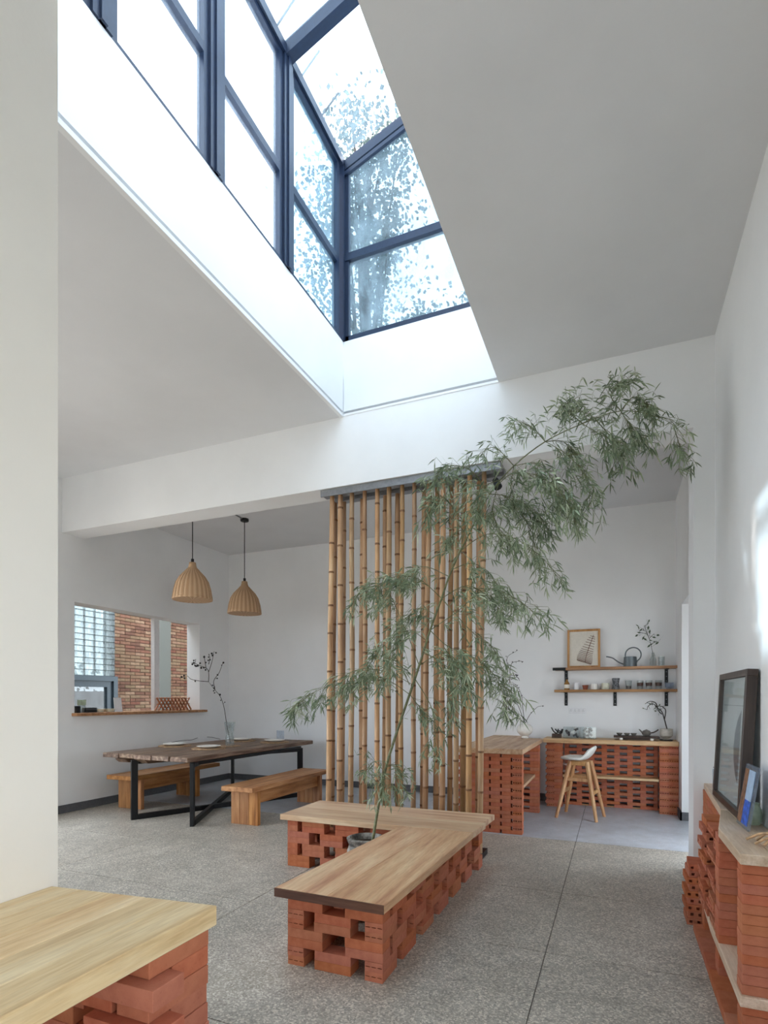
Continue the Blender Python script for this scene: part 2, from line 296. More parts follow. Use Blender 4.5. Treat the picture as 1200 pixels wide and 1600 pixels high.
def brick_mesh(dx, dy, dz, hole=None, mat='brick'):
    """hole: (side, count) with side '-y' '+y' '-x' '+x' or list; a row of real recessed holes"""
    key = (round(dx, 3), round(dy, 3), round(dz, 3), hole, mat)
    if key in BM: return BM[key]
    me = bpy.data.meshes.new('brick'); bm = bmesh.new()
    if not hole:
        bmesh.ops.create_cube(bm, size=1, matrix=Matrix.Diagonal((dx, dy, dz, 1)))
        bmesh.ops.bevel(bm, geom=list(bm.edges), offset=.0014, segments=1, affect='EDGES')
    else:
        sides, cnt = hole
        hx, hy, hz = dx/2, dy/2, dz/2
        def quad(ps): bm.faces.new([bm.verts.new(p) for p in ps])
        quad([(-hx, -hy, hz), (hx, -hy, hz), (hx, hy, hz), (-hx, hy, hz)]); quad([(-hx, -hy, -hz), (-hx, hy, -hz), (hx, hy, -hz), (hx, -hy, -hz)])
        for sd in ('-y', '+y', '-x', '+x'):
            ax = sd[1]; sg = -1 if sd[0] == '-' else 1; w = hx if ax == 'y' else hy; dpt = hy if ax == 'y' else hx
            def pt(u, z, d=0): return (u, sg*(dpt-d), z) if ax == 'y' else (sg*(dpt-d), u, z)
            if sd not in sides: quad([pt(-w, -hz), pt(w, -hz), pt(w, hz), pt(-w, hz)]); continue
            if cnt == 2: hw, hh = w*.2, hz*.42
            elif cnt == 3: hw, hh = w*.24, hz*.1
            else: hw, hh = w*.5/cnt, hz*.36
            zs = [-hz, -hh, hh, hz]; us = [-w]
            for k in range(cnt): c = -w+2*w*(k+.5)/cnt; us += [c-hw, c+hw]
            us.append(w)
            for i in range(len(us)-1):
                for j in range(3):
                    if i % 2 == 1 and j == 1:
                        a, b, c0, d0 = us[i], us[i+1], zs[1], zs[2]; D = .055
                        quad([pt(a, c0, D), pt(b, c0, D), pt(b, d0, D), pt(a, d0, D)])
                        quad([pt(a, c0), pt(b, c0), pt(b, c0, D), pt(a, c0, D)]); quad([pt(a, d0), pt(b, d0), pt(b, d0, D), pt(a, d0, D)])
                        quad([pt(a, c0), pt(a, d0), pt(a, d0, D), pt(a, c0, D)]); quad([pt(b, c0), pt(b, d0), pt(b, d0, D), pt(b, c0, D)])
                    else: quad([pt(us[i], zs[j]), pt(us[i+1], zs[j]), pt(us[i+1], zs[j+1]), pt(us[i], zs[j+1])])
        bmesh.ops.remove_doubles(bm, verts=bm.verts, dist=1e-6); bmesh.ops.recalc_face_normals(bm, faces=bm.faces)
    bm.to_mesh(me); bm.free(); me.materials.append(M[mat]); BM[key] = me; return me
def brick(parent, x0, x1, y0, y1, z0, z1, hole=None, jit=.003, rot=.006, mat='brick', gap=.0012):
    me = brick_mesh(x1-x0, y1-y0, z1-z0-gap, hole, mat); o = bpy.data.objects.new('brick', me); COL.objects.link(o); o.parent = parent
    c = Vector(((x0+x1)/2+random.uniform(-jit, jit), (y0+y1)/2+random.uniform(-jit, jit), (z0+z1)/2)); o.location = c-Vector(parent['_o']); o.rotation_euler.z = random.uniform(-rot, rot); return o
def board(name, mat, parent, poly, z0, z1, bevel=.004):
    return MB().prism(poly, z0, z1).build(name, mat, parent, bevel=bevel)
def rect(x0, x1, y0, y1): return [(x0, y0), (x1, y0), (x1, y1), (x0, y1)]
# ================================================================== SETTING
XL, XR, YB, YM, ZC, ZC2 = -6.43, .703, 8.1, 4.85, 4.22, 4.03
WX0, WX1 = -2.467, -.942            # skylight well
SILL, EAVE = 4.956, 6.69
def wallbox(name, boxes, mat='wall', label=None):
    m = MB()
    for b in boxes: m.box(*b)
    return structure(m.build(name, M[mat]), label)
fl = MB().box(-9.2, 2.2, -3.2, 8.4, -.2, -.006).build('floor', M['joint']); structure(fl, 'grey terrazzo floor in large cast panels'); 
xs = [XL, -4.42, -2.4, -.365, 1.7]; ys = [-3, -1.4, .4, 2.0, 3.26, 4.3, 5.9]
g = .003
for i in range(4):
    for j in range(6):
        MB().box(xs[i]+g, xs[i+1]-g, ys[j]+g, ys[j+1]-g, -.006, 0).build('floor_panel', M['terrazzo'], fl)
for a, b in ((XL, -2.4), (-2.4, -.365), (-.365, 1.7)): MB().box(a+g, b-g, 5.9+g, YB, -.006, 0).build('floor_panel', M['screed'], fl)
OY0, OY1, OZ0, OZ1, XO = 5.02, 7.345, 1.22, 2.695, -6.70
wallbox('wall_left', [(XO, XL, 4.2, OY0, 0, 4.6), (XO, XL, -3, .6, 0, 4.6), (XO, XL, .6, 4.2, 0, .5), (XO, XL, .6, 4.2, 2.9, 4.6), (XO, XL, OY1, YB, 0, 4.6), (XO, XL, OY0, OY1, 0, OZ0), (XO, XL, OY0, OY1, OZ1, 4.6)], label='white left wall with wide serving opening')  # unseen window opening toward the front is added to brighten floor and ceiling
wallbox('wall_back', [(-6.9, 1.0, YB, YB+.25, 0, 4.6)], label='white back wall of the dining and kitchen bays')
wallbox('wall_right', [(XR, XR+.3, .5, YM+.02, 0, 4.6), (XR, XR+.3, -3, -.7, 0, 4.6), (XR, XR+.3, -.7, .5, 0, 1.1), (XR, XR+.3, -.7, .5, 2.1, 4.6)], label='white right wall in front')  # unseen opening beside the viewer, added to light the cream pier
wallbox('wall_middle', [(XL, WX0, YM, YM+.3, 3.54, 4.6), (WX0, WX1, YM, YM+.3, 3.54, 4.24), (WX1, XR+.3, YM, YM+.3, 3.54, 4.6), (.558, XR+.3, YM, YM+.3, 0, 3.54)], label='white downstand beam and jamb crossing the room')
wallbox('wall_kitchen', [(.73, 1.33, YM+.3, 5.35, 0, 4.3), (.73, 1.33, 7.40, YB, 0, 4.3), (.73, 1.33, 5.35, 7.40, 2.565, 4.3), (1.33, 1.5, 6.15, YB, 0, 4.3)], label='white kitchen side wall with doorway recess')  # doorway's hidden near side widened and corridor left open as added daylight source
wallbox('wall_pier', [(-1.78, -1.51, -3, 1.125, 0, ZC)], 'cream', 'cream white wall end in the left foreground')
wallbox('wall_front', [(XL, XR, -3.25, -3, 2.3, 4.6), (XL, -5.6, -3.25, -3, 0, 2.3), (-3.2, -.9, -3.25, -3, 0, 2.3), (.3, XR, -3.25, -3, 0, 2.3), (-5.6, -3.2, -3.25, -3, 0, .9)], label='front wall with added daylight openings behind the viewer')  # openings behind the viewer are added for fill daylight
wallbox('ceiling', [(XL, WX0-.03, -3, YM, ZC, ZC+.18), (WX1, XR, -3, YM, ZC, ZC+.18), (WX0, WX1, -3, 1.2, ZC, ZC+.18), (XL, .9, YM+.3, YB, ZC2, ZC2+.3)], 'ceil', 'white ceiling around the skylight well')
wallbox('wall_skylight', [(WX0-.22, WX0, 1.2, YM+.3, ZC+.19, SILL), (WX0-.02, WX0, 1.2, YM+.3, ZC+.05, ZC+.19), (WX0, WX1, YM+.004, YM+.3, ZC+.05, SILL), (WX1, WX1+.2, 1.2, YM+.3, ZC+.18, 7.1), (WX0-.22, WX1+.2, 1.0, 1.2, ZC+.18, 6.6)], label='white upstand walls of the skylight well')
# small shadow gap lips round the well
wallbox('trim_1', [(WX0-.03, WX0+.004, 1.2, YM-.001, ZC-.008, ZC+.022), (WX0+.004, WX1, YM-.006, YM-.001, ZC+.0, ZC+.022)], label='thin plaster lip along the skylight well edge')
structure(MB().box(XL, XL+.018, -3, YB, 0, .1).build('baseboard_left', M['skirt'])); structure(MB().box(XL+.018, .73, YB-.018, YB, 0, .1).build('baseboard_back', M['skirt']))
structure(MB().box(.712, .73, 7.388, YB-.02, 0, .1).box(.712, 1.33, 7.388, 7.40, 0, .1).box(.712, .73, YM+.3, 5.35, 0, .1).build('baseboard_right', M['skirt']))
# serving opening: sill board, post
p0 = sempty('window_2', (XL, 6.2, 1.2)); structure(p0, 'serving opening trim')
MB().box(XO-.02, XL+.1, OY0-.04, OY1+.08, OZ0, OZ0+.038).build('sill_board', M['shelf'], p0, bevel=.004)['label'] = 'brown timber sill board'
a, b = XP(236, 1030, XO).y, XP(243.5, 1030, XO).y
MB().box(XO-.0, XO+.07, a, b, OZ0+.038, OZ1).build('post', M['whiteplastic'], p0)['label'] = 'slim white post'
# ---------- skylight glazing
w1 = sempty('window_1', (WX0, YM, SILL)); structure(w1, 'blue grey framed pitched skylight over the well')
XG = WX0-.03; YG = YM+.04
postY = [YM-.02, 3.85, 2.97, 2.08, 1.27]; SL = .333
MB().box(XG-.05, XG+.05, YG-.07, YG+.03, SILL, EAVE).build('corner_post', M['frameblue'], w1)
for y in postY[1:]:
    MB().box(XG-.06, XG+.045, y-.062, y+.062, SILL, EAVE).box(XG-.03, XG+.06, y-.02, y+.02, SILL, EAVE).build('post', M['frameblue'], w1)
MB().box(XG-.05, XG+.05, 1.2, YG+.03, EAVE-.03, EAVE+.05).build('eave_rail', M['frameblue'], w1)
for i in range(4):
    y1, y0 = postY[i]-(.05 if i == 0 else .062), postY[i+1]+.062
    for z0, z1 in ((SILL, 5.70), (5.70, EAVE-.03)):
        m = MB(); r = .045
        m.box(XG-.035, XG+.025, y0, y0+r, z0, z1).box(XG-.035, XG+.025, y1-r, y1, z0, z1).box(XG-.035, XG+.025, y0+r, y1-r, z0, z0+r*.7).box(XG-.035, XG+.025, y0+r, y1-r, z1-r*.7, z1)
        f = m.build('sash', M['frameblue'], w1)
        MB().box(XG-.012, XG-.006, y0+r, y1-r, z0+r*.7, z1-r*.7).build('pane', M['cornerglass' if i == 0 else 'leftglass'], f)
def zr(x): return EAVE+SL*(x-XG)
XE = WX1+.1
m = MB(); m.box(XG+.05, XE, YG-.03, YG+.03, SILL, SILL+.05).box(XG+.05, XE, YG-.04, YG+.03, 5.745, 5.815)
m.build('end_rail', M['frameblue'], w1)
MB().obox((XG, YG, zr(XG)-.02), (XE, YG, zr(XE)-.02), .09, .09).obox((XG, YG-.035, zr(XG)-.11), (XE, YG-.035, zr(XE)-.11), .03, .035).build('gable_rail', M['frameblue'], w1)
MB().box(XG+.05, XG+.085, YG-.03, YG+.02, SILL, EAVE).build('side_rail', M['frameblue'], w1)
MB().box(XG+.05, XE, YG-.003, YG+.003, SILL+.05, 5.745).build('pane', M['skyglass'], w1)
MB().hull8([(XG+.05, YG-.003, 5.815), (XE, YG-.003, 5.815), (XE, YG+.003, 5.815), (XG+.05, YG+.003, 5.815), (XG+.05, YG-.003, zr(XG)-.03), (XE, YG-.003, zr(XE)-.03), (XE, YG+.003, zr(XE)-.03), (XG+.05, YG+.003, zr(XG)-.03)]).build('pane', M['skyglass'], w1)
for i, y in enumerate(postY[1:]):
    MB().obox((XG, y, zr(XG)+.01), (XE, y, zr(XE)+.01), .09, .11).build('rafter', M['frameblue'], w1)
for i in range(4):
    y1, y0 = postY[i], postY[i+1]
    MB().hull8([(XG, y0, zr(XG)+.05), (XE, y0, zr(XE)+.05), (XE, y1, zr(XE)+.05), (XG, y1, zr(XG)+.05), (XG, y0, zr(XG)+.058), (XE, y0, zr(XE)+.058), (XE, y1, zr(XE)+.058), (XG, y1, zr(XG)+.058)]).build('roof_pane', M['roofglass'], w1)
for y in (4.45, 4.1, 3.72, 3.2):
    MB().tube([(XG-.02, y, EAVE+.08), (XG+.2, y-.02, EAVE+.22)], .009, 5).build('stay_bar', M['twig'], w1)
# ---------- room beyond the serving opening
XF = -8.9
wc = wallbox('wall_courtyard', [(XF-.3, XF-.055, 7.82, 10.6, 0, 5.6), (XF-.3, XF-.03, 4.45, 7.82, 0, .9), (XF-.3, XO, 10.6, 10.85, 0, 5.6), (XF-.3, XO, 4.25, 4.45, 0, 5), (XF-.3, XF-.03, 4.45, 5.4, .9, 5), (XF-.3, XF-.03, 5.4, 7.82, 4.0, 5.6)], 'mortar', 'walls of the bright space beyond the opening')  # walls raised above view to keep direct sun off the dining floor
ya, yb_, yc = XP(182, 1000, XF).y, XP(236, 1000, XF).y, XP(264, 1000, XF).y
for lo, hi in ((7.82, yb_+.06), (yc-.02, 9.9)):
    z = .99; k = 0
    while z < 3.4:
        y = lo-(.12 if k % 2 else 0)
        while y < hi-.03:
            ln = random.choice((.235, .235, .115)) if k % 3 == 0 else .235
            s, e = max(lo, y), min(hi, y+ln)
            if e-s > .04:
                me = brick_mesh(.045, round((e-s)*50)/50, .055, None, 'oldbrick'); o = bpy.data.objects.new('brick', me); COL.objects.link(o); o.parent = wc
                o.location = Vector((XF-.035+random.uniform(-.004, .006), (s+e)/2, z+.03))-Vector(wc['_o'])
            y += ln+.012
        z += .066; k += 1
structure(MB().box(XF-.1, XF+.08, yb_+.12, yc-.03, 0, 5).build('trim_2', M['conc']), 'raw grey concrete column beyond the opening')
gb = sempty('window_3', (XF, 7, 1.9)); structure(gb, 'glass block wall above a slate framed window')
for k in range(10):
    for r in range(20):
        y = 7.82-.215*(k+1); z = 1.87+r*.108
        m = MB(); m.box(XF-.08, XF, y+.006, y+.209, z+.005, z+.103); o = m.build('glass_block', M['block'], gb, bevel=.006)
m = MB()
for k in range(11): m.box(XF-.06, XF-.02, 7.815-.215*k, 7.825-.215*k, 1.87, 4.0)
for k in range(20): m.box(XF-.06, XF-.021, 5.6, 7.82, 1.866+.108*k, 1.874+.108*k)
m.build('joint_grid', M['conc'], gb)
m = MB().box(XF-.09, XF+.06, 5.6, 7.83, 1.775, 1.868).box(XF-.09, XF+.06, 7.735, 7.83, .9, 1.775).build('window_frame', M['darkframe'], gb)
MB().box(XF-.07, XF+.02, 5.6, 7.735, 1.66, 1.775).box(XF-.07, XF+.02, 7.62, 7.735, .9, 1.66).build('sash', M['darkframe'], gb)
MB().box(XF-.03, XF-.024, 5.6, 7.62, .9, 1.66).build('pane', M['farpane'], gb)
gw = MB().box(-12.3, -12.0, 2, 14, -.2, 1.62).build('garden_wall', [M['farbrick']]); tag(gw, 'pale brick garden wall seen through the slate framed window', 'wall')
structure(MB().box(-40, 40, -40, 50, -.5, -.21).build('ground', M['ground']), 'ground outside')
# ================================================================== L-SHAPED BRICK BENCH
bench = thing('brick_bench', 'L-shaped bench of terracotta bricks with thick timber seat around the potted bamboo', 'bench', (-1.4, 3.4, 0))
T = .0505; H1, L = .1, .215
X0, X1, Yf = -1.649, -1.086, 2.577; YE = 4.73; SX0, SY0 = -2.62, 4.09
def stack(x0, x1, y0, y1, row, hole=None):
    for q in (0, 1):
        z = (row*2+q)*T; brick(bench, x0, x1, y0, y1, z, z+T, hole, jit=.0012, rot=.002, gap=.0006)
for row in range(4):
    odd = row % 2 == 1            # row 3 (top) and row 1 carry long bricks at the corners
    if odd:
        stack(X0, X0+L, Yf, Yf+H1, row); stack(X1-L, X1, Yf, Yf+H1, row)
        segs = [(Yf+H1+.04, Yf+H1+.04+.21)]
        y = segs[0][1]+.125
    else:
        hl = (('-y', '+y'), 3)
        stack(X0, X0+H1, Yf, Yf+.2, row, hl); stack(X0+.165, X0+.165+L, Yf, Yf+H1, row); stack(X1-H1, X1, Yf, Yf+.2, row, hl)
        segs = []; y = Yf+.288
    while y < YE-.1:
        segs.append((y, min(y+.22, YE))); y += .345
    for s, e in segs: stack(X1-H1+(.028 if e > 4.5 else 0), X1+(.028 if e > 4.5 else 0), s, e, row, (('-y', '+y'), 3))
    for s, e in segs:
        if e < SY0-.01: stack(X0, X0+H1, s, e, row)
    # short arm: front, left end and back walls
    x = SX0
    if odd: x += H1+.045; stack(SX0, SX0+H1, SY0, SY0+L, row)
    while x < X0-.1:
        stack(x, min(x+L, X0-.01), SY0, SY0+H1, row); x += L+.105
    stack(SX0, SX0+H1, SY0+(.34 if odd else .24), min(SY0+(.34 if odd else .24)+L, YE-.105), row)
    x = SX0+(0 if odd else .16)
    while x < X1-.35: stack(x, x+L, YE-H1, YE, row); x += L+.12
def plankset(parent, poly_fn, n, z0, z1, mats, name='seat_plank'):
    for k in range(n):
        m = mats[k % len(mats)] if isinstance(mats, list) else mats
        board(name, m, parent, poly_fn(k/n+.0008, (k+1)/n-.0008), z0, z1, .003)
ZS0, ZS1 = 8*T, 8*T+.047
def longarm(a, b):
    f = lambda t: (-1.66+t*(.632), 2.468-.01*t); e = lambda t: (-1.55+t*(.575), 4.035)
    return [f(a), f(b), e(b), e(a)]
plankset(bench, longarm, 2, ZS0, ZS1, M['seaty'])
MB().hull8([(-1.66, 2.462, ZS0), (-1.03, 2.452, ZS0), (-1.03, 2.459, ZS0), (-1.66, 2.469, ZS0), (-1.66, 2.462, ZS1-.002), (-1.03, 2.452, ZS1-.002), (-1.03, 2.459, ZS1-.002), (-1.66, 2.469, ZS1-.002)]).build('bark_end', M['bark'], bench)
plankset(bench, lambda a, b: [(-2.665, 4.04+a*.70), (-.975, 4.04+a*.70), (-.955, 4.04+b*.70), (-2.665, 4.04+b*.70)], 2, ZS0, ZS1, M['seatx'])
# ================================================================== NEAR COUNTER (left foreground)
nc = thing('brick_counter', 'tall counter of pale pine planks on a staggered brick pier, left foreground', 'counter', (-1.2, .8, 0))
ZN = .905
for k in range(5):
    x0 = -1.508+k*.1085; x1 = x0+.1077
    board('top_plank', M['oaky'], nc, [(x0, -.6), (x1, -.6), (x1, 1.105+.013*(k+1)), (x0, 1.105+.013*k)], ZN-.052, ZN, .0025)
TN = .0495; z = ZN-.052; k = 0
while z > TN*.9:
    z -= TN
    if k % 2 == 0:
        brick(nc, -1.085, -.985, .955, 1.155, z, z+TN); brick(nc, -1.195, -1.095, .955, 1.155, z, z+TN)
    else:
        brick(nc, -1.155, -.938, .925, 1.022, z, z+TN, jit=.004); brick(nc, -1.19, -.985, 1.03, 1.157, z, z+TN)
    if k % 2: brick(nc, -1.46, -1.25, 1.0, 1.1, z, z+TN)
    else: brick(nc, -1.5, -1.29, 1.0, 1.1, z, z+TN)
    for yy in (-.5, -.3): brick(nc, -1.085, -.985, yy, yy+.19, z, z+TN)
    k += 1
zz = z
if zz > .001:
    for a, b, c, d in ((-1.19, -.985, .955, 1.155), (-1.5, -1.25, 1.0, 1.1), (-1.085, -.985, -.5, -.1)): brick(nc, a, b, c, d, 0, zz)
# ================================================================== BAMBOO SCREEN
scn = thing('bamboo_screen', 'screen of upright dried bamboo poles hung from a steel rail under the beam', 'screen', (-1.9, 5.0, 0))
MB().box(-2.73, -.93, 4.88, 5.0, 3.49, 3.54).box(-2.73, -.93, 4.87, 4.88, 3.47, 3.54).build('rail', M['steel'], scn); MB().box(-2.66, -.93, 5.04, 5.13, 3.47, 3.54).build('rail', M['steel'], scn)
tf = [519, 532.3, 550.4, 570.2, 589.6, 607.7, 628.2, 647.3, 670, 691.8, 713.5, 734, 755.8]; bf = [513, 531, 548.7, 570, 589, 606, 625.3, 645.4, 663.5, 690, 712.3, 732.4, 749.8]
tb = [523.8, 538.3, 566, 602.4, 621.7, 662.8, 683.3, 705, 725.6, 748.6]; bb = [517.8, 534.7, 564.5, 601.5, 622.5, 660.4, 681, 702, 724, 747]
def pole(ut, ub, Y, r0):
    pt = YP(ut, 765, Y); pb = YP(ub, 1255, Y); ztop = 3.49; k = (pt-pb)/(pt.z-pb.z)
    top = pb+k*(ztop-pb.z); bot = pb+k*(.05-pb.z); bot.y = top.y = Y; top.z = ztop; bot.z = .05
    m = MB(); n = 10; z = random.uniform(.1, .3); bend = random.uniform(-.006, .006)
    prof = [(.05, r0*1.08, 0)]
    while z < ztop-.1:
        prof += [(z-.01, r0*1.0, 0), (z-.003, r0*1.08, 1), (z+.003, r0*1.08, 1), (z+.01, r0*1.0, 0)]; z += random.uniform(.27, .4)
    prof.append((ztop, r0*.9, 0)); b = 0
    for i, (zz, r, mi) in enumerate(prof):
        t = (zz-.05)/(ztop-.05); c = bot.lerp(top, t); c.x += bend*math.sin(t*9)
        for q in range(n): a = 2*math.pi*q/n; m.v.append(c+Vector((math.cos(a)*r*(1.06-.14*t), math.sin(a)*r*(1.06-.14*t), 0)))
        if i:
            for q in range(n): q2 = (q+1) % n; m.face([(i-1)*n+q, (i-1)*n+q2, i*n+q2, i*n+q]); m.mi[-1] = 1 if (mi or prof[i-1][2]) and zz-prof[i-1][0] < .02 else 0
    m.face(list(range(n))[::-1]); m.face([(len(prof)-1)*n+q for q in range(n)])
    me_o = m.build('pole', [M['bamboo'], M['node']], scn, smooth=True, at=(bot.x, bot.y, 0))
for i in range(13): pole(tf[i], bf[i], 4.945, random.uniform(.0235, .029))
for i in range(10): pole(tb[i], bb[i], 5.085, random.uniform(.023, .029))
MB().box(-2.73, -1.1, 4.9, 5.13, 0, .05).build('base_bar', M['black'], scn)
# black spotlight at the rail end
sp = thing('spotlight', 'small black spotlight at the right end of the screen rail', 'light', (-.86, 4.98, 3.36)); q = YP(774, 750, 4.96)
sp.location = q; sp['_o'] = tuple(q)
MB().tube([q+Vector((0, 0, .0)), q+Vector((.03, -.03, -.08))], [.028, .038], 12).build('head', M['black'], sp, smooth=True); MB().tube([q+Vector((0, 0, 0)), (q.x, q.y, 3.54)], .008, 6).build('stem', M['black'], sp)
# ================================================================== POT AND LIVING BAMBOO
pc = GP(574, 1310, .35); pc.z = 0; pc.y = 3.925
pot = thing('plant_jar', 'mottled grey stoneware jar holding the living bamboo inside the bench corner', 'pot', pc)
MB().lathe([(.09, 0), (.13, .06), (.156, .16), (.152, .26), (.135, .31), (.15, .34), (.155, .36), (.13, .368), (.122, .34), (.12, .31)], pc, 28).build('jar', M['pot'], pot, smooth=True)
MB().lathe([(.0001, .323), (.121, .320)], pc, 24).build('soil', M['soil'], pot)
def px_path(pts): return [YP(u, v, Y) for u, v, Y in pts]
stem_px = [(583, 1300, pc.y), (600, 1212, 4.02), (618, 1150, 4.04), (640, 1085, 4.05), (655, 1040, 4.06), (672, 985, 4.07), (690, 935, 4.08), (706, 890, 4.1), (735, 830, 4.12), (765, 772, 4.15), (803, 728, 4.2), (852, 690, 4.22), (910, 662, 4.22), (970, 642, 4.2), (1022, 650, 4.18), (1052, 664, 4.16), (1068, 682, 4.15)]
stem = px_path(stem_px); stem[0] = Vector((pc.x+.05, pc.y, .325))
def smooth_path(pts, k=4):
    out = []; n = len(pts)
    for i in range(n-1):
        p0, p1, p2, p3 = pts[max(i-1, 0)], pts[i], pts[i+1], pts[min(i+2, n-1)]
        for j in range(k):
            t = j/k; out.append(.5*((2*p1)+(p2-p0)*t+(2*p0-5*p1+4*p2-p3)*t*t+(3*p1-p0-3*p2+p3)*t**3))
    out.append(pts[-1]); return out
plant = thing('bamboo_plant', 'tall living bamboo with drooping grey green leaves arching before the pole screen', 'plant', (pc.x, pc.y, .32))
sp_ = smooth_path(stem); n = len(sp_)
MB().tube(sp_, [.0125*(1-.86*min(1, i/n*1.15)) for i in range(n)], 8).build('stem', M['stem'], plant, smooth=True)
br = MB(); tw = []   # (node point, direction)
BR = [
 ([(645,1070,4.05),(605,1050,3.95),(560,1046,3.85),(515,1070,3.75),(478,1088,3.7),(466,1100,3.7)], 40, 1),
 ([(640,1085,4.05),(600,1060,4.0),(560,1062,4.0),(535,1075,3.95)], 26, 1),
 ([(655,1040,4.06),(632,980,4.05),(604,922,4.0),(575,912,3.95),(553,940,3.9)], 26, .9),
 ([(690,935,4.08),(655,905,4.0),(620,900,3.95),(590,915,3.9)], 30, 1),
 ([(700,900,4.1),(660,885,4.2),(630,905,4.3),(600,930,4.3)], 22, 1),
 ([(600,1205,4.02),(585,1190,3.98),(575,1200,3.95)], 8, .8), ([(602,1200,4.02),(618,1195,4.0),(628,1212,3.95)], 10, .8), ([(598,1215,4.02),(600,1205,3.9),(596,1228,3.85)], 14, .8), ([(594,1235,4.02),(612,1225,4.1),(618,1240,4.1)], 7, .6),
 ([(655,1040,4.06),(690,1020,3.95),(715,1035,3.85),(728,1075,3.8)], 30, 1), ([(660,1020,4.06),(690,1035,4.2),(705,1070,4.3),(708,1110,4.3)], 28, 1), ([(672,985,4.07),(700,1010,4.0),(745,1030,3.9),(775,1060,3.85),(792,1100,3.8)], 34, 1),
 ([(640,1085,4.05),(652,1100,4.1),(668,1120,4.15)], 12, .8), ([(648,1060,4.05),(676,1110,3.95),(680,1160,3.9),(682,1180,3.9)], 14, .8),
 ([(672,985,4.07),(715,955,3.95),(760,920,3.9),(805,935,3.85),(836,958,3.8)], 34, 1), ([(690,935,4.08),(730,915,4.15),(765,935,4.25),(785,960,4.3)], 22, 1),
 ([(706,890,4.1),(740,880,4.0),(770,905,3.95),(790,935,3.9)], 20, 1), ([(720,860,4.1),(760,835,4.0),(805,842,3.95),(845,870,3.9),(868,898,3.85)], 26, .9),
 ([(690,935,4.08),(735,985,4.0),(768,1010,3.95),(785,1050,3.9),(790,1100,3.88)], 26, .9),
 ([(640,1070,4.05),(620,1030,4.15),(600,1010,4.2),(585,1030,4.2)], 22, 1), ([(665,1000,4.07),(640,985,3.95),(618,1000,3.9),(612,1040,3.85)], 22, 1), ([(680,960,4.08),(655,950,4.2),(635,965,4.2)], 16, 1),
 ([(735,830,4.12),(705,790,4.05),(685,775,4.0),(672,800,3.95)], 26, 1), ([(735,830,4.12),(715,830,4.2),(700,850,4.25)], 14, 1), ([(765,772,4.15),(735,735,4.1),(700,728,4.05),(680,745,4.0)], 28, 1),
 ([(765,772,4.15),(800,740,4.05),(845,745,3.95),(880,775,3.9),(900,815,3.85)], 44, 1.1), ([(765,772,4.15),(790,775,4.25),(825,790,4.3),(850,815,4.3)], 36, 1.1), ([(780,752,4.17),(770,800,4.1),(790,850,4.05)], 26, 1), ([(803,728,4.2),(800,770,4.3),(830,830,4.3),(835,850,4.3)], 24, 1),
 ([(803,728,4.2),(775,700,4.15),(755,705,4.1)], 10, .9), ([(803,728,4.2),(840,725,4.1),(870,760,4.05),(885,790,4.0)], 30, 1), ([(780,750,4.17),(750,765,4.0),(740,800,3.95)], 24, 1),
 ([(852,690,4.22),(832,668,4.15),(820,662,4.1)], 12, .9), ([(852,690,4.22),(885,710,4.1),(915,745,4.05),(922,790,4.0)], 26, .9), ([(852,690,4.22),(880,690,4.3),(900,710,4.3)], 16, .9),
 ([(910,662,4.22),(888,640,4.15),(895,625,4.1)], 20, .9), ([(910,662,4.22),(925,650,4.3),(900,640,4.3)], 14, .9), ([(910,662,4.22),(940,680,4.1),(965,690,4.05)], 22, .9), ([(930,655,4.22),(960,690,4.25),(975,720,4.25)], 20, .9),
 ([(970,642,4.2),(955,620,4.15),(965,602,4.1)], 24, .9), ([(970,642,4.2),(990,620,4.2),(1012,632,4.2)], 24, .9), ([(970,642,4.2),(985,665,4.1),(1000,680,4.1)], 22, .9),
 ([(1022,650,4.18),(1046,655,4.15),(1055,660,4.1)], 5, .8), ([(1052,664,4.16),(1060,690,4.1),(1062,700,4.1)], 10, .9),
]
leaf = MB(); tones = []
def add_leaf(p, d, ln, w, tone):
    d = d.normalized(); s = d.cross(Vector((random.uniform(-1, 1), random.uniform(-1, 1), random.uniform(-.4, .4))))
    if s.length < .1: s = d.cross(Vector((0, 1, 0)))
    s.normalize(); nrm = s.cross(d); b = len(leaf.v); droop = Vector((0, 0, -ln*.16))
    a, m1, m2, e = p, p+d*ln*.35, p+d*ln*.7+droop*.4, p+d*ln+droop
    leaf.v += [a, m1+s*w/2, m1-s*w/2, m2+s*w*.4, m2-s*w*.4, e]
    for q in ([b, b+1, b+2], [b+1, b+3, b+4, b+2], [b+3, b+5, b+4]): leaf.face(q); tones.append(tone)
for path, cnt, sc_ in BR:
    P = smooth_path(px_path(path), 5); br.tube(P, [.0035*(1-.75*i/len(P)) for i in range(len(P))], 4)
    cnt = int(cnt*2.3)
    for c in range(cnt):
        t = (c+random.random())/cnt; t = .18+.82*t; i = min(len(P)-2, int(t*(len(P)-1))); q = P[i].lerp(P[i+1], t*(len(P)-1)-i)
        outd = (P[i+1]-P[i]).normalized()
        d = outd*random.uniform(.2, 1)+Vector((random.uniform(-.7, .7), random.uniform(-.7, .7), random.uniform(-.9, .35)))
        tl = random.uniform(.02, .17); e = q+d.normalized()*tl; e2 = e+Vector((d.x*.03, d.y*.03, -.02-random.random()*.03)); br.tube([q, e, e2], [.0014, .0011, .0008], 3, False)
        base = random.random()
        for k in range(random.randint(3, 5)):
            ld = Vector((random.gauss(0, .5), random.gauss(0, .5), random.uniform(-1.2, .25)))+outd*.35
            add_leaf(e.lerp(e2, random.random()), ld, random.uniform(.05, .105)*sc_, random.uniform(.0075, .0115), min(1, max(0, base*.6+random.random()*.4)))
br.build('twigs', M['stem'], plant)['kind'] = 'stuff'
lo_ = leaf.build('leaves', M['leaf'], plant) if False else None
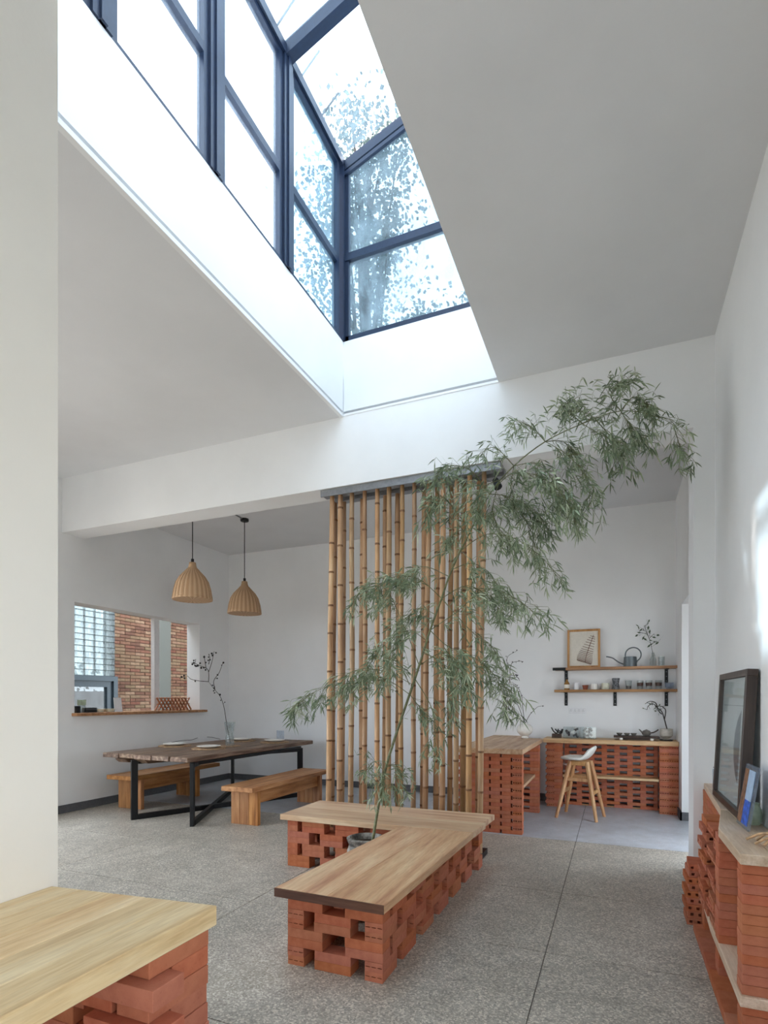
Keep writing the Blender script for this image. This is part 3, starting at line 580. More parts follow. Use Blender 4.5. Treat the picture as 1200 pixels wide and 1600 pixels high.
def leafobj(mb, tones, name, mat, parent):
    p = Vector(parent['_o']); me = bpy.data.meshes.new(name); me.from_pydata([tuple(v-p) for v in mb.v], [], mb.f); me.materials.append(mat)
    at = me.attributes.new('tone', 'FLOAT', 'FACE'); at.data.foreach_set('value', tones); o = bpy.data.objects.new(name, me); COL.objects.link(o); o.parent = parent; o['kind'] = 'stuff'; return o
leafobj(leaf, tones, 'leaves', M['leaf'], plant)
# ================================================================== DINING TABLE
ZT = .78
tb_ = thing('dining_table', 'long table of rough dark reclaimed wood on black steel crossed frames', 'table', (-5.15, 6.3, 0))
for k in range(5):
    x0 = -5.86+k*.284; x1 = x0+.281; j = random.uniform(-.02, .02)
    board('top_plank', M['barn'], tb_, [(x0, 4.97-.02*k+j), (x1, 4.95-.02*k+j), (x1, 7.72+j-.012*k), (x0, 7.74+j-.012*k)], ZT-.062+random.uniform(0, .006), ZT+random.uniform(-.004, 0), .006)
for x in (-5.62, -5.3):
    MB().hull8([(x, 4.99, ZT-.11), (x+.16, 4.99, ZT-.11), (x+.16, 5.5, ZT-.13), (x, 5.5, ZT-.13), (x, 4.93, ZT-.064), (x+.16, 4.93, ZT-.064), (x+.16, 5.6, ZT-.064), (x, 5.6, ZT-.064)]).build('batten', M['barn'], tb_)
A0, A1, B0, B1 = (-5.30, 4.93), (-4.30, 7.05), (-4.42, 4.93), (-5.52, 7.05)
zt = ZT-.066
for (p, q) in ((A0, A1), (B0, B1)):
    d = Vector((q[0]-p[0], q[1]-p[1], 0)).normalized(); w = Vector((-d.y, d.x, 0)); P0, P1 = Vector((*p, 0)), Vector((*q, 0))
    off = .0 if p is A0 else .0
    for e in (P0, P1): 
        MB().hull8([e-d*.036-w*.02, e+d*.036-w*.02, e+d*.036+w*.02, e-d*.036+w*.02]+[x+Vector((0, 0, zt)) for x in (e-d*.036-w*.02, e+d*.036-w*.02, e+d*.036+w*.02, e-d*.036+w*.02)]).build('leg', M['black'], tb_)
    mid = (P0+P1)/2
    MB().obox(P0+d*.04+Vector((0, 0, .03 if p is A0 else .0305)), P1-d*.04+Vector((0, 0, .03)), .05 if p is A0 else .048, .06).build('base_bar', M['black'], tb_)
    MB().obox(P0+d*.04+Vector((0, 0, zt-.025)), P1-d*.04+Vector((0, 0, zt-.026)), .05, .05).build('top_bar', M['black'], tb_)
MB().obox((-4.5, 5.0, zt-.02), (-4.45, 7.3, zt-.02), .04, .04).build('side_rail', M['black'], tb_)
def long_bench(label, x0, x1, y0, y1, ly0, ly1):
    t = thing('wooden_bench', label, 'bench', ((x0+x1)/2, (y0+y1)/2, 0), 'wooden benches at the dining table'); zz = .45
    MB().prism(rect(x0, x1, y0, y1), zz-.055, zz).build('seat', M['benchx'], t, bevel=.004)
    for y in (ly0, ly1):
        w = (x1-x0-.06)/3
        for k in range(3): MB().box(x0+.03+w*k+.001, x0+.03+w*(k+1)-.001, y, y+.055, 0, zz-.055).build('leg', M['benchz'], t, bevel=.002)
    MB().box(x1-.12, x1-.075, ly0+.055, ly1, zz-.21, zz-.055).build('apron', M['benchx'], t, bevel=.002); MB().box(x0+.075, x0+.12, ly0+.055, ly1, zz-.21, zz-.055).build('apron', M['benchx'], t, bevel=.002)
long_bench('low wooden plank bench between the dining table and the left wall', -6.12, -5.66, 5.24, 6.92, 5.4, 6.45)
long_bench('low wooden plank bench on the near right side of the dining table', -4.14, -3.71, 5.08, 6.86, 5.22, 6.66)
# table ware
def plate(label, u, v, r=.155):
    c = GP(u, v, ZT); m = MB().lathe([(.0001, 0), (r*1.4, 0), (r*1.4, .012), (.0001, .012)], c+Vector((0, 0, .001)), 28).build('placemat', M['mat'])
    tag(m, 'round woven placemat under the '+label, 'placemat', 'round placemats on the dining table')
    p = MB().lathe([(.0001, 0), (r*.6, 0), (r, .024), (r*1.0, .03), (r*.58, .012), (.0001, .006)], c+Vector((0, 0, .0135)), 28).build('dinner_plate', M['white'], smooth=True)
    tag(p, 'white plate, '+label.replace('plate ', ''), 'plate', 'white plates on the dining table')
plate('plate at the near left of the dining table', 273, 1166); plate('plate at the near right edge of the dining table', 326, 1170); plate('plate beside the glass vase', 377, 1158); plate('plate farthest along the table by the clear card stand', 429, 1160)
vb = GP(359, 1166, ZT); vb.z = ZT
m = MB().lathe([(.0001, 0), (.15, 0), (.15, .004), (.0001, .004)], vb+Vector((0, 0, .001)), 28).build('placemat', M['mat']); tag(m, 'round woven placemat under the glass vase with the branch', 'placemat', 'round placemats on the dining table')
vase = thing('glass_vase', 'clear tapered glass vase on the dining table', 'vase', vb+Vector((0, 0, .006)))
MB().lathe([(.05, 0), (.062, .02), (.06, .10), (.048, .16), (.06, .23), (.075, .33), (.072, .33), (.057, .23), (.044, .16), (.055, .10), (.055, .03), (.0001, .025)], vb+Vector((0, 0, .006)), 24).build('glass', M['cupglass'], vase, smooth=True)
def twig_thing(name, label, base, paths, r=.0035, buds=.5, budr=.012, Ydef=None, cat='branch', leafy=False):
    t = thing(name, label, cat, base)
    mb = MB(); bd = MB()
    for P in paths:
        S = smooth_path(P, 4); mb.tube(S, [r*(1-.6*i/len(S)) for i in range(len(S))], 5)
        for i in range(len(S)//3, len(S)):
            if random.random() < buds:
                d = Vector((random.uniform(-1, 1), random.uniform(-1, 1), random.uniform(-1, 1))).normalized()*budr*2.2
                mb.tube([S[i], S[i]+d], r*.35, 3, False)
                if leafy:
                    e = S[i]+d; q = d.normalized()*budr*2.5; w = Vector((random.uniform(-1, 1), random.uniform(-1, 1), random.uniform(-1, 1))).cross(q).normalized()*budr*.6
                    b = len(bd.v); bd.v += [e, e+q*.5+w, e+q, e+q*.5-w]; bd.face([b, b+1, b+2, b+3])
                else: bd.sphere(S[i]+d, budr*random.uniform(.5, 1), 4)
    mb.build('twig', M['twig'], t)
    if bd.v: o = bd.build('leaves' if leafy else 'buds', M['leaf'] if leafy else M['bud'], t); o['kind'] = 'stuff'
    return t
Yv = vb.y
def vp(pts, Y0, dy=0): return [YP(u, v, Y0+dy*i) for i, (u, v) in enumerate(pts)]
b0 = vb+Vector((.01, 0, .04))
twig_thing('dry_branch', 'thin dark branch with small buds rising from the glass vase on the table', tuple(b0), [
 [b0]+vp([(354, 1130), (350, 1105), (344, 1088), (334, 1076), (326, 1065)], Yv, -.02), vp([(326, 1065), (312, 1064), (298, 1061), (292, 1056), (280, 1060)], Yv-.08, -.03), vp([(326, 1065), (326, 1050), (322, 1044), (312, 1040), (304, 1036), (298, 1035)], Yv-.08, .01),
 vp([(326, 1050), (330, 1038), (333, 1026), (334, 1018)], Yv-.08, .02), vp([(322, 1044), (320, 1032), (319, 1024)], Yv-.08), vp([(336, 1078), (334, 1064), (342, 1052), (346, 1042), (348, 1036)], Yv-.05, .02), vp([(304, 1040), (306, 1030)], Yv-.1), vp([(326, 1038), (328, 1028), (326, 1022)], Yv-.05)], .0055, .55, .016)
c = GP(438, 1156, ZT); cs = thing('card_stand', 'clear acrylic card stand at the far end of the dining table', 'sign', c)
MB().box(c.x-.07, c.x+.07, c.y, c.y+.004, ZT+.001, ZT+.15).build('panel', M['acryl'], cs); MB().box(c.x-.07, c.x+.07, c.y-.03, c.y+.03, ZT+.0, ZT+.004).build('foot', M['acryl'], cs)
cb = GP(300, 1156, ZT+.004); m = MB().tube(smooth_path([GP(268, 1160, ZT+.006), GP(285, 1157, ZT+.01), GP(300, 1156, ZT+.012), GP(312, 1152, ZT+.008), GP(330, 1152, ZT+.006), GP(344, 1155, ZT+.006)]), .004, 6).build('table_cord', M['cable']); tag(m, 'thin dark cord lying across the dining table top', 'cord')
# ================================================================== PENDANT LAMPS
def pendant(label, x, y, zr_, cabletop, R=.235, canopy=True):
    t = thing('pendant_lamp', label, 'lamp', (x, y, zr_), 'woven pendant lamps')
    pr = [(R, 0), (R*.99, .03), (R*.93, .12), (R*.82, .21), (R*.64, .28), (R*.42, .335), (R*.25, .38), (R*.19, .42), (R*.17, .455)]
    inner = [(max(.005, r-.007), z) for r, z in pr][::-1]
    MB().lathe(pr+inner, (x, y, zr_), 48).build('shade', M['rattan'], t, smooth='all')
    MB().lathe([(R-.012, -.008), (R+.004, -.008), (R+.006, .008), (R-.012, .008), (R-.012, -.008)], (x, y, zr_), 40).build('rim', M['rattan'], t)
    for k in range(24):
        a = 2*math.pi*k/24; MB().tube([(x+(r+.002)*math.cos(a), y+(r+.002)*math.sin(a), zr_+z) for r, z in pr[:7]], .0042, 4, False).build('rib', M['rattan'], t)
    MB().tube([(x, y, zr_+.44), (x, y, zr_+.50)], .018, 8).build('socket', M['black'], t); MB().tube([(x, y, zr_+.49), (x, y, cabletop)], .006, 6).build('cable', M['black'], t)
    if canopy: MB().lathe([(.055, -.035), (.06, -.03), (.06, 0), (.0001, 0)], (x, y, cabletop), 20).build('canopy', M['black'], t)
pendant('woven rattan pendant lamp nearer the beam, larger in view', -4.83, 5.39, 2.675, ZC2); pendant('woven rattan pendant lamp farther back near the room corner', -4.92, 6.55, 2.675, ZC2)
m = MB().tube([(-4.835, 5.45, ZC2-.012), (-4.915, 6.48, ZC2-.012)], .009, 8).build('ceiling_conduit', M['steel']); tag(m, 'thin grey conduit on the ceiling between the two pendant lamps', 'conduit')
# ================================================================== KITCHEN COUNTERS
ZK = .91; SK = .055; TK = (ZK-SK)/21
kc = thing('kitchen_counter', 'brick counter with timber top standing out toward the bamboo screen', 'counter', (-1.25, 7, 0))
KX0, KX1, KY0 = -1.62, -.907, 5.95
for k in range(3):
    x0 = -1.64+k*.248
    board('top_plank', M['oaky' if False else 'woody'], kc, rect(x0, x0+.247, KY0-.035, 7.66 if k == 2 else YB-.004), ZK-SK, ZK, .003)
def course(parent, k, x0, x1, y0, y1, z0, T_, right_header=True, L=.213, gp=.02, hole4=(('-y', '+y'), 4)):
    z = z0+k*T_
    if k % 2 == 0: x = x1-L; brick(parent, x, x1, y0, y1, z, z+T_, jit=.001)
    else: x = x1-.1; brick(parent, x, x1, y0, y1+.02, z, z+T_, hole4, jit=.001)
    while x-gp-x0 > .05:
        e = x-gp; s = max(x0, e-L); brick(parent, s, e, y0, y1, z, z+T_, (('-y', '+y'), 2) if (e-s) < .12 else None, jit=.001); x = s
for k in range(21):
    course(kc, k, KX0, KX1, KY0, KY0+.1, 0, TK); z = k*TK
    if k % 2: brick(kc, -1.0, -.885, 7.18, 7.28, z, z+TK, jit=.002)
    else: brick(kc, -1.1, -.885, 7.18, 7.28, z, z+TK, jit=.002)
    y = KY0+.13+(.1 if k % 2 else 0)          # inner long wall, gapped
    while y < 7.9: brick(kc, KX0+.0, KX0+.1, y, y+.21, z, z+TK, jit=.001); y += .275
MB().box(KX0+.11, -.93, KY0+.11, 7.17, .455, .49).build('shelf', M['woody'], kc, bevel=.002)
bc = thing('back_counter', 'timber topped brick counter along the kitchen wall under the shelves', 'counter', (-.1, 7.9, 0))
board('countertop', M['oakx'], bc, rect(-.892, .728, 7.665, YB-.004), ZK-SK, ZK, .003)
for k in range(21):
    z = k*TK
    if k % 2 == 0: brick(bc, .515, .62, 7.7, 7.9, z, z+TK, (('-y',), 4), jit=.001); brick(bc, .622, .726, 7.7, 7.9, z, z+TK, (('-y',), 4), jit=.001)
    else: brick(bc, .515, .726, 7.7, 7.8, z, z+TK, jit=.001)
    if k % 2 == 0: brick(bc, -.85, -.752, 7.7, 7.9, z, z+TK, (('-y',), 4), jit=.001); brick(bc, -.75, -.65, 7.7, 7.9, z, z+TK, jit=.001)
    else: brick(bc, -.865, -.65, 7.7, 7.8, z, z+TK, jit=.001)
    x = -.64+(.158 if k % 2 else 0)
    if k % 2: brick(bc, -.64, -.582, 7.95, 8.05, z, z+TK, jit=.001)
    while x < .505: brick(bc, x, min(x+.225, .512), 7.93, 8.05, z, z+TK, jit=.001); x += .315
MB().box(-.645, .51, 7.72, 7.945, .40, .43).build('shelf', M['oakx'], bc, bevel=.002)
MB().box(-.66, .53, 7.94, 7.95, 0, .02).build('plinth_strip', M['shelf'], bc)
# shelves
def wallshelf(label, z, brs):
    s = thing('wall_shelf', label, 'shelf', (0, 8, z), 'wall shelves over the back counter')
    MB().box(-.77, .728, 7.88, YB-.002, z-.034, z).build('board', M['shelf'], s, bevel=.002)
    for x in brs:
        b_ = MB().box(x-.02, x+.02, YB-.012, YB-.002, z-.22, z-.035).box(x-.02, x+.02, 7.92, YB-.002, z-.042, z-.0345).build('bracket', M['black'], s)
        for dz in (.07, .13, .19): MB().tube([(x, YB-.012, z-dz), (x, YB-.016, z-dz)], .006, 6).build('screw', M['steel'], b_)
wallshelf('upper timber wall shelf carrying the fern picture and watering can', 1.867, (-.63, .62)); wallshelf('lower timber wall shelf carrying cups and glasses', 1.567, (-.63, .0, .62))
MB_ = MB().box(-.79, -.62, 7.87, 7.92, 1.831, 1.868).build('shelf_end_cap', M['black']); tag(MB_, 'black plate at the left front end of the upper wall shelf', 'fitting')
# fern picture
fx0, fx1, fz0, fz1 = -.61, -.185, 1.868, 2.395; fy = 8.03
pf = thing('fern_picture', 'oak framed picture of a brown pressed fern on the upper shelf', 'picture', (-.4, fy, fz0))
w = .028
MB().box(fx0, fx1, fy, fy+.03, fz0, fz0+w).box(fx0, fx1, fy, fy+.03, fz1-w, fz1).box(fx0, fx0+w, fy, fy+.03, fz0+w, fz1-w).box(fx1-w, fx1, fy, fy+.03, fz0+w, fz1-w).build('frame', M['oakframe'], pf)
MB().box(fx0+w, fx1-w, fy+.015, fy+.02, fz0+w, fz1-w).build('paper', M['paper'], pf)
m = MB(); base = Vector((-.36, fy+.012, 1.93)); tip = Vector((-.27, fy+.012, 2.33))
a0 = Vector((-.47, fy+.012, 1.92)); sp2 = smooth_path([a0+Vector((.09, 0, .02)), Vector((-.35, fy+.012, 2.08)), Vector((-.27, fy+.012, 2.31))], 8); m.tube(sp2, .003, 4)
for i, q in enumerate(sp2[:-1]):
    t = i/len(sp2); ln = .125*(1-t)**.6*(.75+.5*math.sin(min(1, t*2+.3)*1.57))
    for sg in (-1, 1):
        for j in ((0,) if i % 1 == 0 else ()):
            qq = q.lerp(sp2[i+1], j); d = Vector((sg*.9-.25*(sg > 0), 0, .15*sg*-1+.1)).normalized() if sg < 0 else Vector((.85, 0, -.35)).normalized()
            d = Vector((-.93, 0, .3)) if sg < 0 else Vector((.86, 0, -.3)); m.obox(qq, qq+d.normalized()*ln*(.9 if sg < 0 else .7), .002, .0065, (0, 1, 0) if False else (0, 0, 1))
m.build('fern', M['fern'], pf)
# watering can
wcx, wcz, wy = .185, 1.868, 7.97
can = thing('watering_can', 'grey metal watering can with thin curved spout on the upper shelf', 'watering can', (wcx, wy, wcz))
MB().lathe([(.0001, 0), (.082, 0), (.078, .125), (.07, .13), (.0001, .13)], (wcx, wy, wcz), 28).build('body', M['zinc'], can, smooth=True)
MB().tube(smooth_path([Vector((wcx-.075, wy, wcz+.03)), Vector((wcx-.14, wy, wcz+.06)), Vector((wcx-.21, wy, wcz+.115)), Vector((wcx-.27, wy, wcz+.135)), Vector((wcx-.295, wy, wcz+.137))]), .008, 8).build('spout', M['zinc'], can, smooth=True)
hp = [Vector((wcx-.06, wy, wcz+.12))]+[Vector((wcx+.035+.095*math.cos(a), wy, wcz+.155+.095*math.sin(a))) for a in [math.pi*(1-.12*k) for k in range(12)]]+[Vector((wcx+.075, wy, wcz+.05))]
MB().tube(smooth_path(hp, 3), .008, 8).build('handle', M['zinc'], can, smooth=True)
# bottle with sprig
bx = .455
bv = thing('bud_bottle', 'small clear glass bottle on the upper shelf holding a green sprig', 'bottle', (bx, 7.98, 1.868)); MB().lathe([(.036, 0), (.04, .01), (.04, .09), (.018, .13), (.016, .17), (.02, .175), (.013, .17), (.014, .13), (.034, .085), (.034, .012), (.0001, .012)], (bx, 7.98, 1.868), 20).build('glass', M['cupglass'], bv, smooth=True)
b1 = thing('glass_tumbler', 'empty clear tumbler on the upper shelf beside the bottle with the sprig', 'glass', (bx+.1, 7.98, 1.868)); MB().lathe([(.034, 0), (.038, .12), (.036, .12), (.032, .008), (.0001, .008)], (bx+.1, 7.98, 1.868), 20).build('glass', M['cupglass'], b1, smooth=True)
q = Vector((bx, 7.98, 1.89))
twig_thing('green_sprig', 'small leafy sprig standing in the bottle on the upper shelf', tuple(q), [[q]+vp([(1020, 1022), (1015, 1000), (1010, 988), (1003, 982)], 7.97), vp([(1017, 1008), (1024, 1002), (1028, 1003)], 7.97), vp([(1014, 998), (1022, 990)], 7.97), vp([(1012, 992), (1008, 980), (1012, 974)], 7.97), vp([(1010, 990), (1000, 988)], 7.97)], .0035, 1.0, .024, leafy=True)
# lower shelf items
zl = 1.568; yi = 7.98
def item(name, label, cat, x, prof, mat, h2=None, group=None):
    t = thing(name, label, cat, (x, yi, zl), group); MB().lathe(prof, (x, yi, zl), 20).build('body', mat, t, smooth=True); return t
t = item('oil_bottle', 'small amber bottle with black cap at the left end of the lower shelf', 'bottle', -.612, [(.034, 0), (.036, .01), (.036, .085), (.014, .12), (.014, .145)], M['amber']); MB().lathe([(.016, .14), (.016, .165), (.0001, .165)], (-.612, yi, zl), 14).build('cap', M['black'], t)
MB().lathe([(.0368, .02), (.0368, .07)], (-.612, yi, zl), 20).build('paper_label', M['paper'], t)
t = item('candle_glass', 'small white candle glass second from the left on the lower shelf', 'candle', -.487, [(.033, 0), (.04, .095), (.037, .095), (.032, .06), (.0001, .06)], M['whiteplastic'])
item('clay_pot', 'tiny terracotta pot on the lower shelf', 'pot', -.373, [(.028, 0), (.037, .05), (.04, .05), (.04, .06), (.034, .06), (.03, .02), (.0001, .02)], M['terra'])
def mug(label, x, mat, r=.045, h=.075):
    t = item('mug', label, 'cup', x, [(r*.85, 0), (r, .01), (r, h), (r-.005, h), (r-.006, .012), (.0001, .01)], mat, group='cups on the lower shelf')
    MB().tube([Vector((x+r*.95+.022*math.sin(a), yi, zl+h*.5-.024*math.cos(a))) for a in [math.pi*k/6 for k in range(7)]], .004, 6).build('handle', mat, t, smooth=True)
mug('white mug with handle on the lower shelf', -.262, M['white']); mug('cream green mug with handle on the lower shelf', -.12, M['cup'], .047, .085)
item('speckled_vase', 'waisted black and grey speckled cup at the middle of the lower shelf', 'vase', .01, [(.046, 0), (.048, .01), (.042, .05), (.036, .075), (.044, .11), (.05, .15), (.046, .15), (.03, .075), (.035, .02), (.0001, .02)], M['speck'])
for x, fill, lab in ((.165, .045, 'straight glass of dark drink nearest the speckled cup'), (.303, .07, 'glass with dark upper band, second glass from the speckled cup'), (.408, .07, 'glass with dark upper band, third glass from the speckled cup'), (.522, .07, 'glass with dark upper band, the rightmost dark glass')):
    t = thing('drinking_glass', lab, 'glass', (x, yi, zl), 'dark drink glasses on the lower shelf')
    MB().lathe([(.033, 0), (.042, .115), (.040, .115), (.031, .006), (.0001, .006)], (x, yi, zl), 20).build('glass', M['cupglass'], t, smooth=True)
    if fill < .05: MB().lathe([(.0001, .007), (.0305, .007), (.034, .045), (.0001, .045)], (x, yi, zl), 20).build('drink', M['coffee'], t, smooth=True)
    else: MB().lathe([(.0365, .042), (.0408, .085)], (x, yi, zl), 20).build('sleeve', M['coffee'], t, smooth=True)
item('glass_bowl', 'pale translucent glass cup at the right end of the lower shelf', 'glass', .645, [(.03, 0), (.05, .03), (.052, .085), (.049, .085), (.045, .03), (.0001, .008)], M['acryl'])
# outlet
ot = thing('power_outlet', 'white four gang power outlet strip on the kitchen wall', 'outlet', (-.48, YB-.01, 1.245)); MB().box(-.594, -.37, YB-.012, YB, 1.24, 1.32).build('plate', M['whiteplastic'], ot, bevel=.002)
for k in range(4):
    x = -.566+k*.053; s_ = MB().box(x-.022, x+.022, YB-.014, YB-.011, 1.252, 1.308).build('socket', M['whiteplastic'], ot)
    mm = MB()
    for dx, dz, a in ((0, .012, 0), (-.009, -.008, .6), (.009, -.008, -.6)): mm.obox((x+dx-math.sin(a)*.006, YB-.0145, 1.28+dz-math.cos(a)*.006), (x+dx+math.sin(a)*.006, YB-.0145, 1.28+dz+math.cos(a)*.006), .003, .003)
    mm.build('slot', M['black'], s_)
# counter items
def ground_at(u, Y, z): return YP(u, 1150, Y)
vx = YP(820, 1150, 7.62); V = Vector((vx.x, 7.62, ZK))
rv = thing('round_vase', 'round white ceramic vase with a small foot on the kitchen counter', 'vase', V)
MB().lathe([(.045, 0), (.05, .004), (.034, .03), (.06, .04), (.095, .075), (.108, .115), (.1, .155), (.07, .185), (.03, .197), (.026, .205), (.02, .2), (.02, .17), (.0001, .17)], V, 32).build('body', M['white'], rv, smooth=True)
q = V+Vector((0, 0, .19))
twig_thing('bare_branches', 'bare thin branches with tiny buds standing in the round white vase', tuple(q), [[q]+vp([(795, 1107), (783, 1097), (771, 1091), (762, 1089)], 7.6, -.03), [q]+vp([(811, 1106), (801, 1086), (795, 1078), (785, 1070)], 7.6, .02), [q]+vp([(817, 1108), (815, 1088), (809, 1074), (800, 1066)], 7.6), [q]+vp([(827, 1118), (834, 1110), (841, 1104), (850, 1103)], 7.6), vp([(796, 1068), (797, 1048), (792, 1035), (794, 1025), (806, 1018)], 7.6), vp([(797, 1048), (800, 1036), (812, 1033), (817, 1034)], 7.6), vp([(798, 1062), (808, 1058), (812, 1064)], 7.6), vp([(795, 1108), (793, 1092), (790, 1087)], 7.6), vp([(766, 1090), (766, 1076), (760, 1075)], 7.5), vp([(797, 1055), (806, 1056), (811, 1062)], 7.6)], .0045, .4, .010)
def P2(u, Y, z=ZK): p = YP(u, 1150, Y); p.z = z; return p
q = P2(870, 7.9); bb_ = thing('dark_box', 'small dark open box with curved black utensils at the left of the back counter', 'box', q)
MB().box(q.x-.06, q.x+.06, q.y-.05, q.y+.05, ZK, ZK+.055).build('box', M['tray'], bb_)
for k, (a, b_) in enumerate(((-.07, .0), (-.02, .06), (.02, .05))):
    MB().tube(smooth_path([q+Vector((a, -.02, .14-.02*k)), q+Vector((a+.03, -.01, .085)), q+Vector((b_, .0, .06)), q+Vector((b_+.02, .0, .12))]), .008, 6).build('utensil', M['black'], bb_, smooth=True)
for (u, lab, sd) in ((893, 'clear acrylic box of black and white pieces, left of the pair on the back counter', 3), (919, 'clear acrylic box of dark grey pieces, right of the pair on the back counter', 5)):
    q = P2(u, 7.93); t = thing('acrylic_box', lab, 'box', q, 'acrylic boxes on the back counter'); hw = .1; r_ = random.Random(sd)
    m = MB(); h = .15
    m.box(q.x-hw, q.x+hw, q.y-.07, q.y-.067, ZK, ZK+h).box(q.x-hw, q.x+hw, q.y+.067, q.y+.07, ZK, ZK+h).box(q.x-hw, q.x-hw+.003, q.y-.067, q.y+.067, ZK, ZK+h).box(q.x+hw-.003, q.x+hw, q.y-.067, q.y+.067, ZK, ZK+h).box(q.x-hw, q.x+hw, q.y-.067, q.y+.067, ZK, ZK+.004)
    m.build('box', M['clear'], t)
    for k in range(9):
        c = q+Vector((r_.uniform(-.07, .07), r_.uniform(-.045, .045), r_.uniform(.02, .12))); d = Vector((r_.uniform(-1, 1), r_.uniform(-.3, .3), r_.uniform(-1, 1))).normalized()*.03
        MB().obox(c-d, c+d, .02, .026).build('piece', M['black'] if r_.random() < (.55 if sd == 3 else .4) else (M['white'] if sd == 3 else M['stone']), t)
q = P2(994, 7.88); tt = thing('tea_tray', 'dark wooden tea tray on small feet on the back counter', 'tray', q)
MB().box(q.x-.27, q.x+.27, q.y-.1, q.y+.1, ZK+.028, ZK+.052).build('top', M['tray'], tt, bevel=.003); MB().box(q.x-.2, q.x+.2, q.y-.07, q.y+.07, ZK+.004, ZK+.028).build('drip_box', M['tray'], tt)
for dx in (-.18, .18): MB().lathe([(.018, 0), (.022, .01), (.018, .028)], (q.x+dx, q.y-.085, ZK), 10).build('foot', M['white'], tt)
for k, dx in enumerate((-.2, -.11, -.03)):
    c = Vector((q.x+dx, q.y-.02, ZK+.053)); lab = ('leftmost small tea cup on the tea tray', 'middle small tea cup on the tea tray', 'small tea cup nearest the teapot')[k]
    tag(MB().lathe([(.016, 0), (.034, .02), (.036, .034), (.033, .034), (.028, .018), (.0001, .01)], c, 18).build('tea_cup', M['pewter'], smooth=True), lab, 'cup', 'tea cups on the tray')
c = Vector((q.x+.12, q.y, ZK+.053)); tp = thing('teapot', 'small pewter grey teapot with side handle on the tea tray', 'teapot', c)
MB().lathe([(.03, 0), (.052, .02), (.056, .045), (.042, .068), (.03, .072), (.012, .08), (.0001, .086)], c, 22).build('body', M['pewter'], tp, smooth=True)
MB().tube(smooth_path([c+Vector((.045, 0, .04)), c+Vector((.09, 0, .05)), c+Vector((.14, 0, .085))]), [.008]*8+[.009], 8).build('handle', M['tray'], tp); MB().tube([c+Vector((-.045, 0, .04)), c+Vector((-.085, 0, .085))], [.011, .006], 8).build('spout', M['pewter'], tp)
q = P2(1041, 7.88); bp = thing('bonsai_pot', 'cup shaped pale stoneware planter on a black saucer at the right counter end', 'pot', q)
MB().lathe([(.075, 0), (.078, .012), (.0001, .012)], q, 24).build('saucer', M['black'], bp); MB().lathe([(.045, .012), (.05, .022), (.03, .03), (.052, .042), (.074, .062), (.076, .15), (.07, .15), (.068, .13), (.0001, .13)], q, 26).build('pot', M['pinkpot'], bp, smooth=True)
k0 = q+Vector((.01, 0, .14)); tw_ = twig_thing('bonsai', 'small twisted dark bonsai stem bending left from the pale planter', tuple(k0), [[k0]+vp([(1038, 1124), (1034, 1112), (1027, 1106), (1021, 1100), (1013, 1103), (1011, 1109)], 7.86), vp([(1027, 1106), (1024, 1098), (1015, 1096), (1008, 1100)], 7.86), vp([(1038, 1124), (1040, 1110), (1034, 1104), (1027, 1103)], 7.86), vp([(1034, 1116), (1030, 1112), (1028, 1108)], 7.86)], .008, .5, .014, leafy=True)
# tiered plates on the lower counter shelf
q = Vector((-.56, 7.83, .43)); ts = thing('plate_stand', 'three tier stand of white plates on the shelf inside the back counter', 'stand', q)
MB().tube([q, q+Vector((0, 0, .27))], .006, 8).build('rod', M['steel'], ts)
for z_, r in ((.02, .115), (.115, .1), (.20, .085)): MB().lathe([(.0001, z_), (r*.7, z_), (r, z_+.015), (r, z_+.019), (r*.68, z_+.005), (.0001, z_+.005)], q, 24).build('plate', M['white'], ts, smooth=True)
# ================================================================== BAR STOOL
st = thing('bar_stool', 'bar stool with pale moulded seat and ash wood legs at the kitchen counter', 'stool', (-.4, 7.13, 0))
zs = .74
feet = {'fl': Vector((-.66, 6.99, 0)), 'fr': Vector((-.20, 6.90, 0)), 'bl': Vector((-.58, 7.40, 0)), 'br': Vector((-.12, 7.27, 0))}
cx_, cy_ = (sum(v.x for v in feet.values())/4, sum(v.y for v in feet.values())/4)
tops = {k: Vector((cx_+(v.x-cx_)*.42, cy_+(v.y-cy_)*.5, zs-.055)) for k, v in feet.items()}
for k in feet:
    f_, t_ = feet[k], tops[k]; mid = f_.lerp(t_, .5)
    m = MB(); n = 10; pts = [f_.lerp(t_, i/n) for i in range(n+1)]; m.tube(pts, [.018+.009*min(1, i/n*1.6) for i in range(n+1)], 8); 
    for v in m.v: pass
    m.build('leg', M['stoolw'], st, smooth=True)
for a_, b_, h in (('fl', 'fr', .47), ('bl', 'br', .47)):
    p, q = feet[a_].lerp(tops[a_], h/.685), feet[b_].lerp(tops[b_], h/.685); MB().obox(p, q, .03, .038).build('stretcher', M['stoolw'], st, bevel=.003)
    p, q = tops[a_]+Vector((0, 0, -.02)), tops[b_]+Vector((0, 0, -.02)); MB().obox(p, q, .035, .05).build('seat_rail', M['stoolw'], st, bevel=.003)
    for e, o_ in ((a_, b_), (b_, a_)):   # curved shoulder blocks
        for hh, s in ((.49, 1), (.655, -1)):
            P_ = feet[e].lerp(tops[e], hh/.685); Q_ = feet[o_].lerp(tops[o_], hh/.685); d = (Q_-P_).normalized()*.05
            MB().hull8([P_, P_+d, P_+d+Vector((0, .02, 0)), P_+Vector((0, .02, 0)), P_+Vector((0, 0, .05*s)), P_+d*.25+Vector((0, 0, .05*s)), P_+d*.25+Vector((0, .02, .05*s)), P_+Vector((0, .02, .05*s))]).build('shoulder', M['stoolw'], st)
